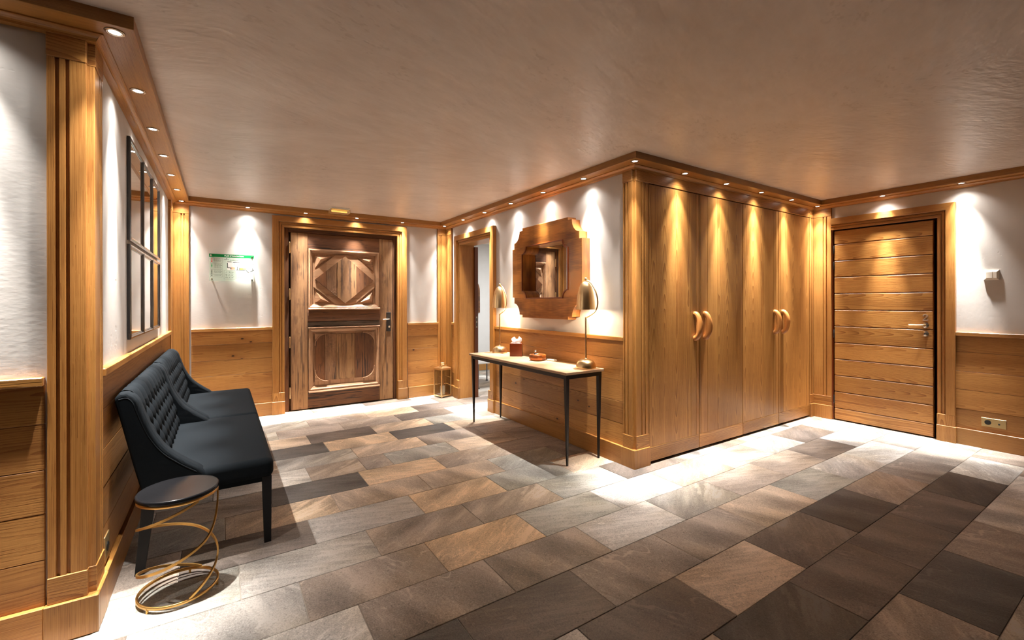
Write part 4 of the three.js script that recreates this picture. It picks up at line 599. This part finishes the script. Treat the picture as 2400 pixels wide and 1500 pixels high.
// ---------------------------------------------------------------- brass lantern
{
  const u = 2.560, v = 5.695, w = 0.088, r = 0.0075, t = thing('brass_lantern', 'brass and glass lantern with a candle, on the floor by the doorway', 'lantern', [u, 0, v]); t.rotation.y = 0.25; t.updateMatrix();
  const put = (name, geo, mat, label) => { const m = new THREE.Mesh(geo, mat); m.name = name; m.castShadow = m.receiveShadow = true; if (label) m.userData.label = label; t.add(m); return m; };
  const bx = (a, b, c, d, e, f) => cbox(a, b, c, d, e, f, { b: 0.002 });
  put('base_plate', bx(-w, w, 0.012, 0.030, -w, w), brass);
  for (const x of [-1, 1]) for (const z of [-1, 1]) { put('foot', bx(x * (w - 0.012) - 0.010, x * (w - 0.012) + 0.010, 0, 0.012, z * (w - 0.012) - 0.010, z * (w - 0.012) + 0.010), brass); put('corner_post', bx(x * (w - r) - r, x * (w - r) + r, 0.03, 0.375, z * (w - r) - r, z * (w - r) + r), brass); }
  for (const s of [-1, 1]) { put('top_bar', bx(-w, w, 0.372, 0.386, s * (w - r) - r, s * (w - r) + r), brass); put('top_bar', bx(s * (w - r) - r, s * (w - r) + r, 0.372, 0.386, -w + 2 * r, w - 2 * r), brass); }
  const gl = new THREE.MeshPhysicalMaterial({ color: 0xd8d8d4, transmission: 1, roughness: 0.02, thickness: 0, side: THREE.DoubleSide });
  for (const s of [-1, 1]) { const a = new THREE.PlaneGeometry(2 * w - 4 * r, 0.342); a.translate(0, 0.201, s * (w - r)); put('glass_pane', a, gl); const b = new THREE.PlaneGeometry(2 * w - 4 * r, 0.342); b.rotateY(Math.PI / 2); b.translate(s * (w - r), 0.201, 0); put('glass_pane', b, gl); }
  { const L = [], S = [[w, 0.386], [w * 0.94, 0.398], [w * 0.62, 0.408], [0.030, 0.418]]; for (let i = 0; i + 1 < S.length; i++) { const [a, y0] = S[i], [b, y1] = S[i + 1], q = [[1, 1], [-1, 1], [-1, -1], [1, -1]]; for (let k = 0; k < 4; k++) { const m = (k + 1) % 4; L.push([[q[k][0] * a, y0, q[k][1] * a], [q[m][0] * a, y0, q[m][1] * a], [q[m][0] * b, y1, q[m][1] * b], [q[k][0] * b, y1, q[k][1] * b]]); } } put('roof', polys(L, 'x', [0, 0], [0, 0.3, 0]), brass); }
  put('chimney', lathe([[0.026, 0.414], [0.026, 0.452], [0.031, 0.454], [0.031, 0.462], [0.022, 0.468], [0, 0.470]], 0, 0, 28), brass);
  const hp = []; for (let i = 0; i <= 12; i++) { const a = i / 12 * Math.PI; hp.push([Math.cos(a) * 0.058, 0.410 + Math.sin(a) * 0.035, -0.045 * Math.sin(a)]); } put('carry_handle', tube(hp, 0.0042, 40, 8), brass);
  const cd = put('candle', lathe([[0, 0.03], [0.031, 0.03], [0.032, 0.034], [0.032, 0.142], [0.028, 0.146], [0, 0.143]], 0, 0, 28), M([0.86, 0.82, 0.74], 0.6), 'ivory pillar candle'); const wk = new THREE.Mesh(lathe([[0, 0.143], [0.0015, 0.143], [0.0012, 0.156], [0, 0.157]], 0, 0, 8), blackPlastic); wk.name = 'wick'; cd.add(wk);
}

// ---------------------------------------------------------------- small fittings
{
  const t = thing('light_switch', 'cream square light switch on the plaster beside the numbered door', 'switch', [UR + E_WALL, 1.527, 0.99]), f = UR + E_WALL;
  const q = [[0.941, 1.484], [1.036, 1.484], [1.036, 1.570], [0.941, 1.570]], k = 0.012, inn = [[0.941 + k, 1.484 + k], [1.036 - k, 1.484 + k], [1.036 - k, 1.570 - k], [0.941 + k, 1.570 - k]], L = []; const A = q.map(p => [f, p[1], -p[0]]), Bq = q.map(p => [f - 0.012, p[1], -p[0]]), D = inn.map(p => [f - 0.018, p[1], -p[0]]); for (let i = 0; i < 4; i++) { const j = (i + 1) % 4; L.push([A[i], A[j], Bq[j], Bq[i]], [Bq[i], Bq[j], D[j], D[i]]); } L.push(D); part(t, 'switch_box', polys(L, 'y', [0, 0], [f - 0.02, 1.527, -0.988]), cream);
  part(t, 'rocker', ub(f - 0.021, f - 0.017, 1.499, 1.556, 0.980, 1.022, { b: 0.0015 }), cream); part(t, 'rocker', ub(f - 0.020, f - 0.017, 1.499, 1.556, 0.955, 0.976, { b: 0.0015 }), cream);
}
function socket(name, label, axis, face, dir, s0, s1, y0, y1, hole, port) {
  const bx = wallBox(axis, face, dir), t = thing(name, label, 'socket', axis === 'u' ? [s0, y0, face] : [face, y0, s0]), e = E_PLANK;
  part(t, 'cover_plate', bx(s0, s1, y0, y1, e - 0.004, e + 0.002, { b: 0.001 }), brassPlate);
  const disc = lathe([[0, 0], [0.020, 0], [0.021, 0.001], [0.021, 0.002], [0, 0.002]], 0, 0, 24).rotateZ(dir > 0 ? Math.PI / 2 : -Math.PI / 2).translate(face + dir * (e - 0.0038), (y0 + y1) / 2, -hole); part(t, 'socket_well', disc, blackPlastic);
  part(t, 'port', bx(port - 0.006, port + 0.006, (y0 + y1) / 2 - 0.011, (y0 + y1) / 2 + 0.003, e - 0.0048, e, { b: 0.0005 }), blackPlastic);
}
socket('wall_socket', 'double brass socket plate low on the oak wainscot by the numbered door', 'v', UR, 1, 0.900, 1.050, 0.196, 0.272, 1.010, 0.942);
socket('wall_socket', 'brass socket plate low on the wainscot behind the round side table', 'v', UL, -1, 2.60, 2.69, 0.165, 0.275, 2.645, 2.675);
{
  const t = thing('emergency_light', 'small emergency light unit on the ceiling above the old door', 'emergency light', [1.17, CEIL - 0.05, 5.53]);
  part(t, 'mount', rbox(1.065, 1.275, CEIL - 0.014, CEIL, 5.46, 5.60, 0.004, 2), white);
  part(t, 'diffuser', rbox(1.06, 1.28, CEIL - 0.058, CEIL - 0.014, 5.455, 5.605, 0.008, 3), new THREE.MeshPhysicalMaterial({ color: 0xfff6e0, transmission: 0.85, roughness: 0.25, thickness: 0, side: THREE.DoubleSide }));
  part(t, 'lamp_tube', tube([[1.09, CEIL - 0.034, 5.53], [1.25, CEIL - 0.034, 5.53]], 0.010, 8, 10), M([1, 0.78, 0.35], 0.4, { emissive: new THREE.Color(1, 0.62, 0.15), emissiveIntensity: 0.9 }));
  part(t, 'reflector', ub(1.075, 1.265, CEIL - 0.020, CEIL - 0.016, 5.47, 5.59, { b: 0.001 }), M([0.85, 0.72, 0.40], 0.3, { metalness: 0.8 }));
}

// ---------------------------------------------------------------- the room beyond the doorway
{
  const t = thing('ceiling_panel_light', 'flat ceiling light in the bright room beyond the doorway', 'ceiling light', [3.9, CEIL - 0.03, 5.6]);
  part(t, 'housing', rbox(3.45, 4.35, CEIL - 0.03, CEIL, 5.15, 6.05, 0.006, 2), white);
  part(t, 'lamp_diffuser', ub(3.48, 4.32, CEIL - 0.034, CEIL - 0.030, 5.18, 6.02, { b: 0.001 }), M([1, 1, 1], 0.6, { emissive: NEXT_ROOM_COLOR.clone(), emissiveIntensity: 3 }));
  const l = new THREE.RectAreaLight(NEXT_ROOM_COLOR, NEXT_ROOM_POWER, 0.84, 0.84); l.position.set(0, -0.006, 0); l.rotation.x = -Math.PI / 2; t.add(l);
  const bb = thing('baseboard_next_room', 'dark oak skirting board in the room beyond the doorway', 'skirting', [0, 0, 0], null, 'structure'); part(bb, 'board', ub(UC + 0.24, 5.19, 0, 0.15, 7.43, 7.452, { g: 'x', b: 0.003 }), oakRift[1]);
  const m = thing('arched_mirror', 'tall arched dark framed mirror in the room beyond the doorway', 'mirror', [3.90, 1.10, 7.44]), o = [], q = [], c = 3.90, hw = 0.205, y0 = 1.10, y1 = 1.50; for (let i = 0; i <= 16; i++) { const a = i / 16 * Math.PI; o.push([c + Math.cos(a) * hw, y1 + Math.sin(a) * hw * 1.25]); q.push([c + Math.cos(a) * (hw - 0.03), y1 + Math.sin(a) * (hw * 1.25 - 0.03)]); } o.push([c - hw, y0], [c + hw, y0]); q.push([c - hw + 0.03, y0 + 0.03], [c + hw - 0.03, y0 + 0.03]);
  const s = new THREE.Shape(o.map(p => new THREE.Vector2(...p))); s.holes.push(new THREE.Path(q.map(p => new THREE.Vector2(...p)))); const g = new THREE.ExtrudeGeometry(s, { depth: 0.03, bevelEnabled: false }); g.translate(0, 0, -7.45); part(m, 'frame', plain(g), oldBrown); part(m, 'glass', prism('uy', q, 7.438, 7.449, 'y'), mirrorGlass);
  const b = thing('white_bench', 'white bench with round steel legs in the room beyond the doorway', 'bench', [3.42, 0, 6.1]); part(b, 'bench_seat', rbox(3.17, 3.75, 0.37, 0.44, 5.84, 6.5, 0.02, 3), white); for (const [u, v] of [[3.228, 5.892], [3.69, 5.892], [3.228, 6.44], [3.69, 6.44]]) { const lg = part(b, 'leg', lathe([[0, 0.01], [0.011, 0.01], [0.011, 0.372], [0, 0.372]], u, v, 14), M([0.16, 0.16, 0.17], 0.4, { metalness: 0.8 })); part(lg, 'foot', lathe([[0, 0], [0.022, 0], [0.022, 0.012], [0, 0.014]], u, v, 16), blackPlastic); }
}
renderer.render(scene, camera);
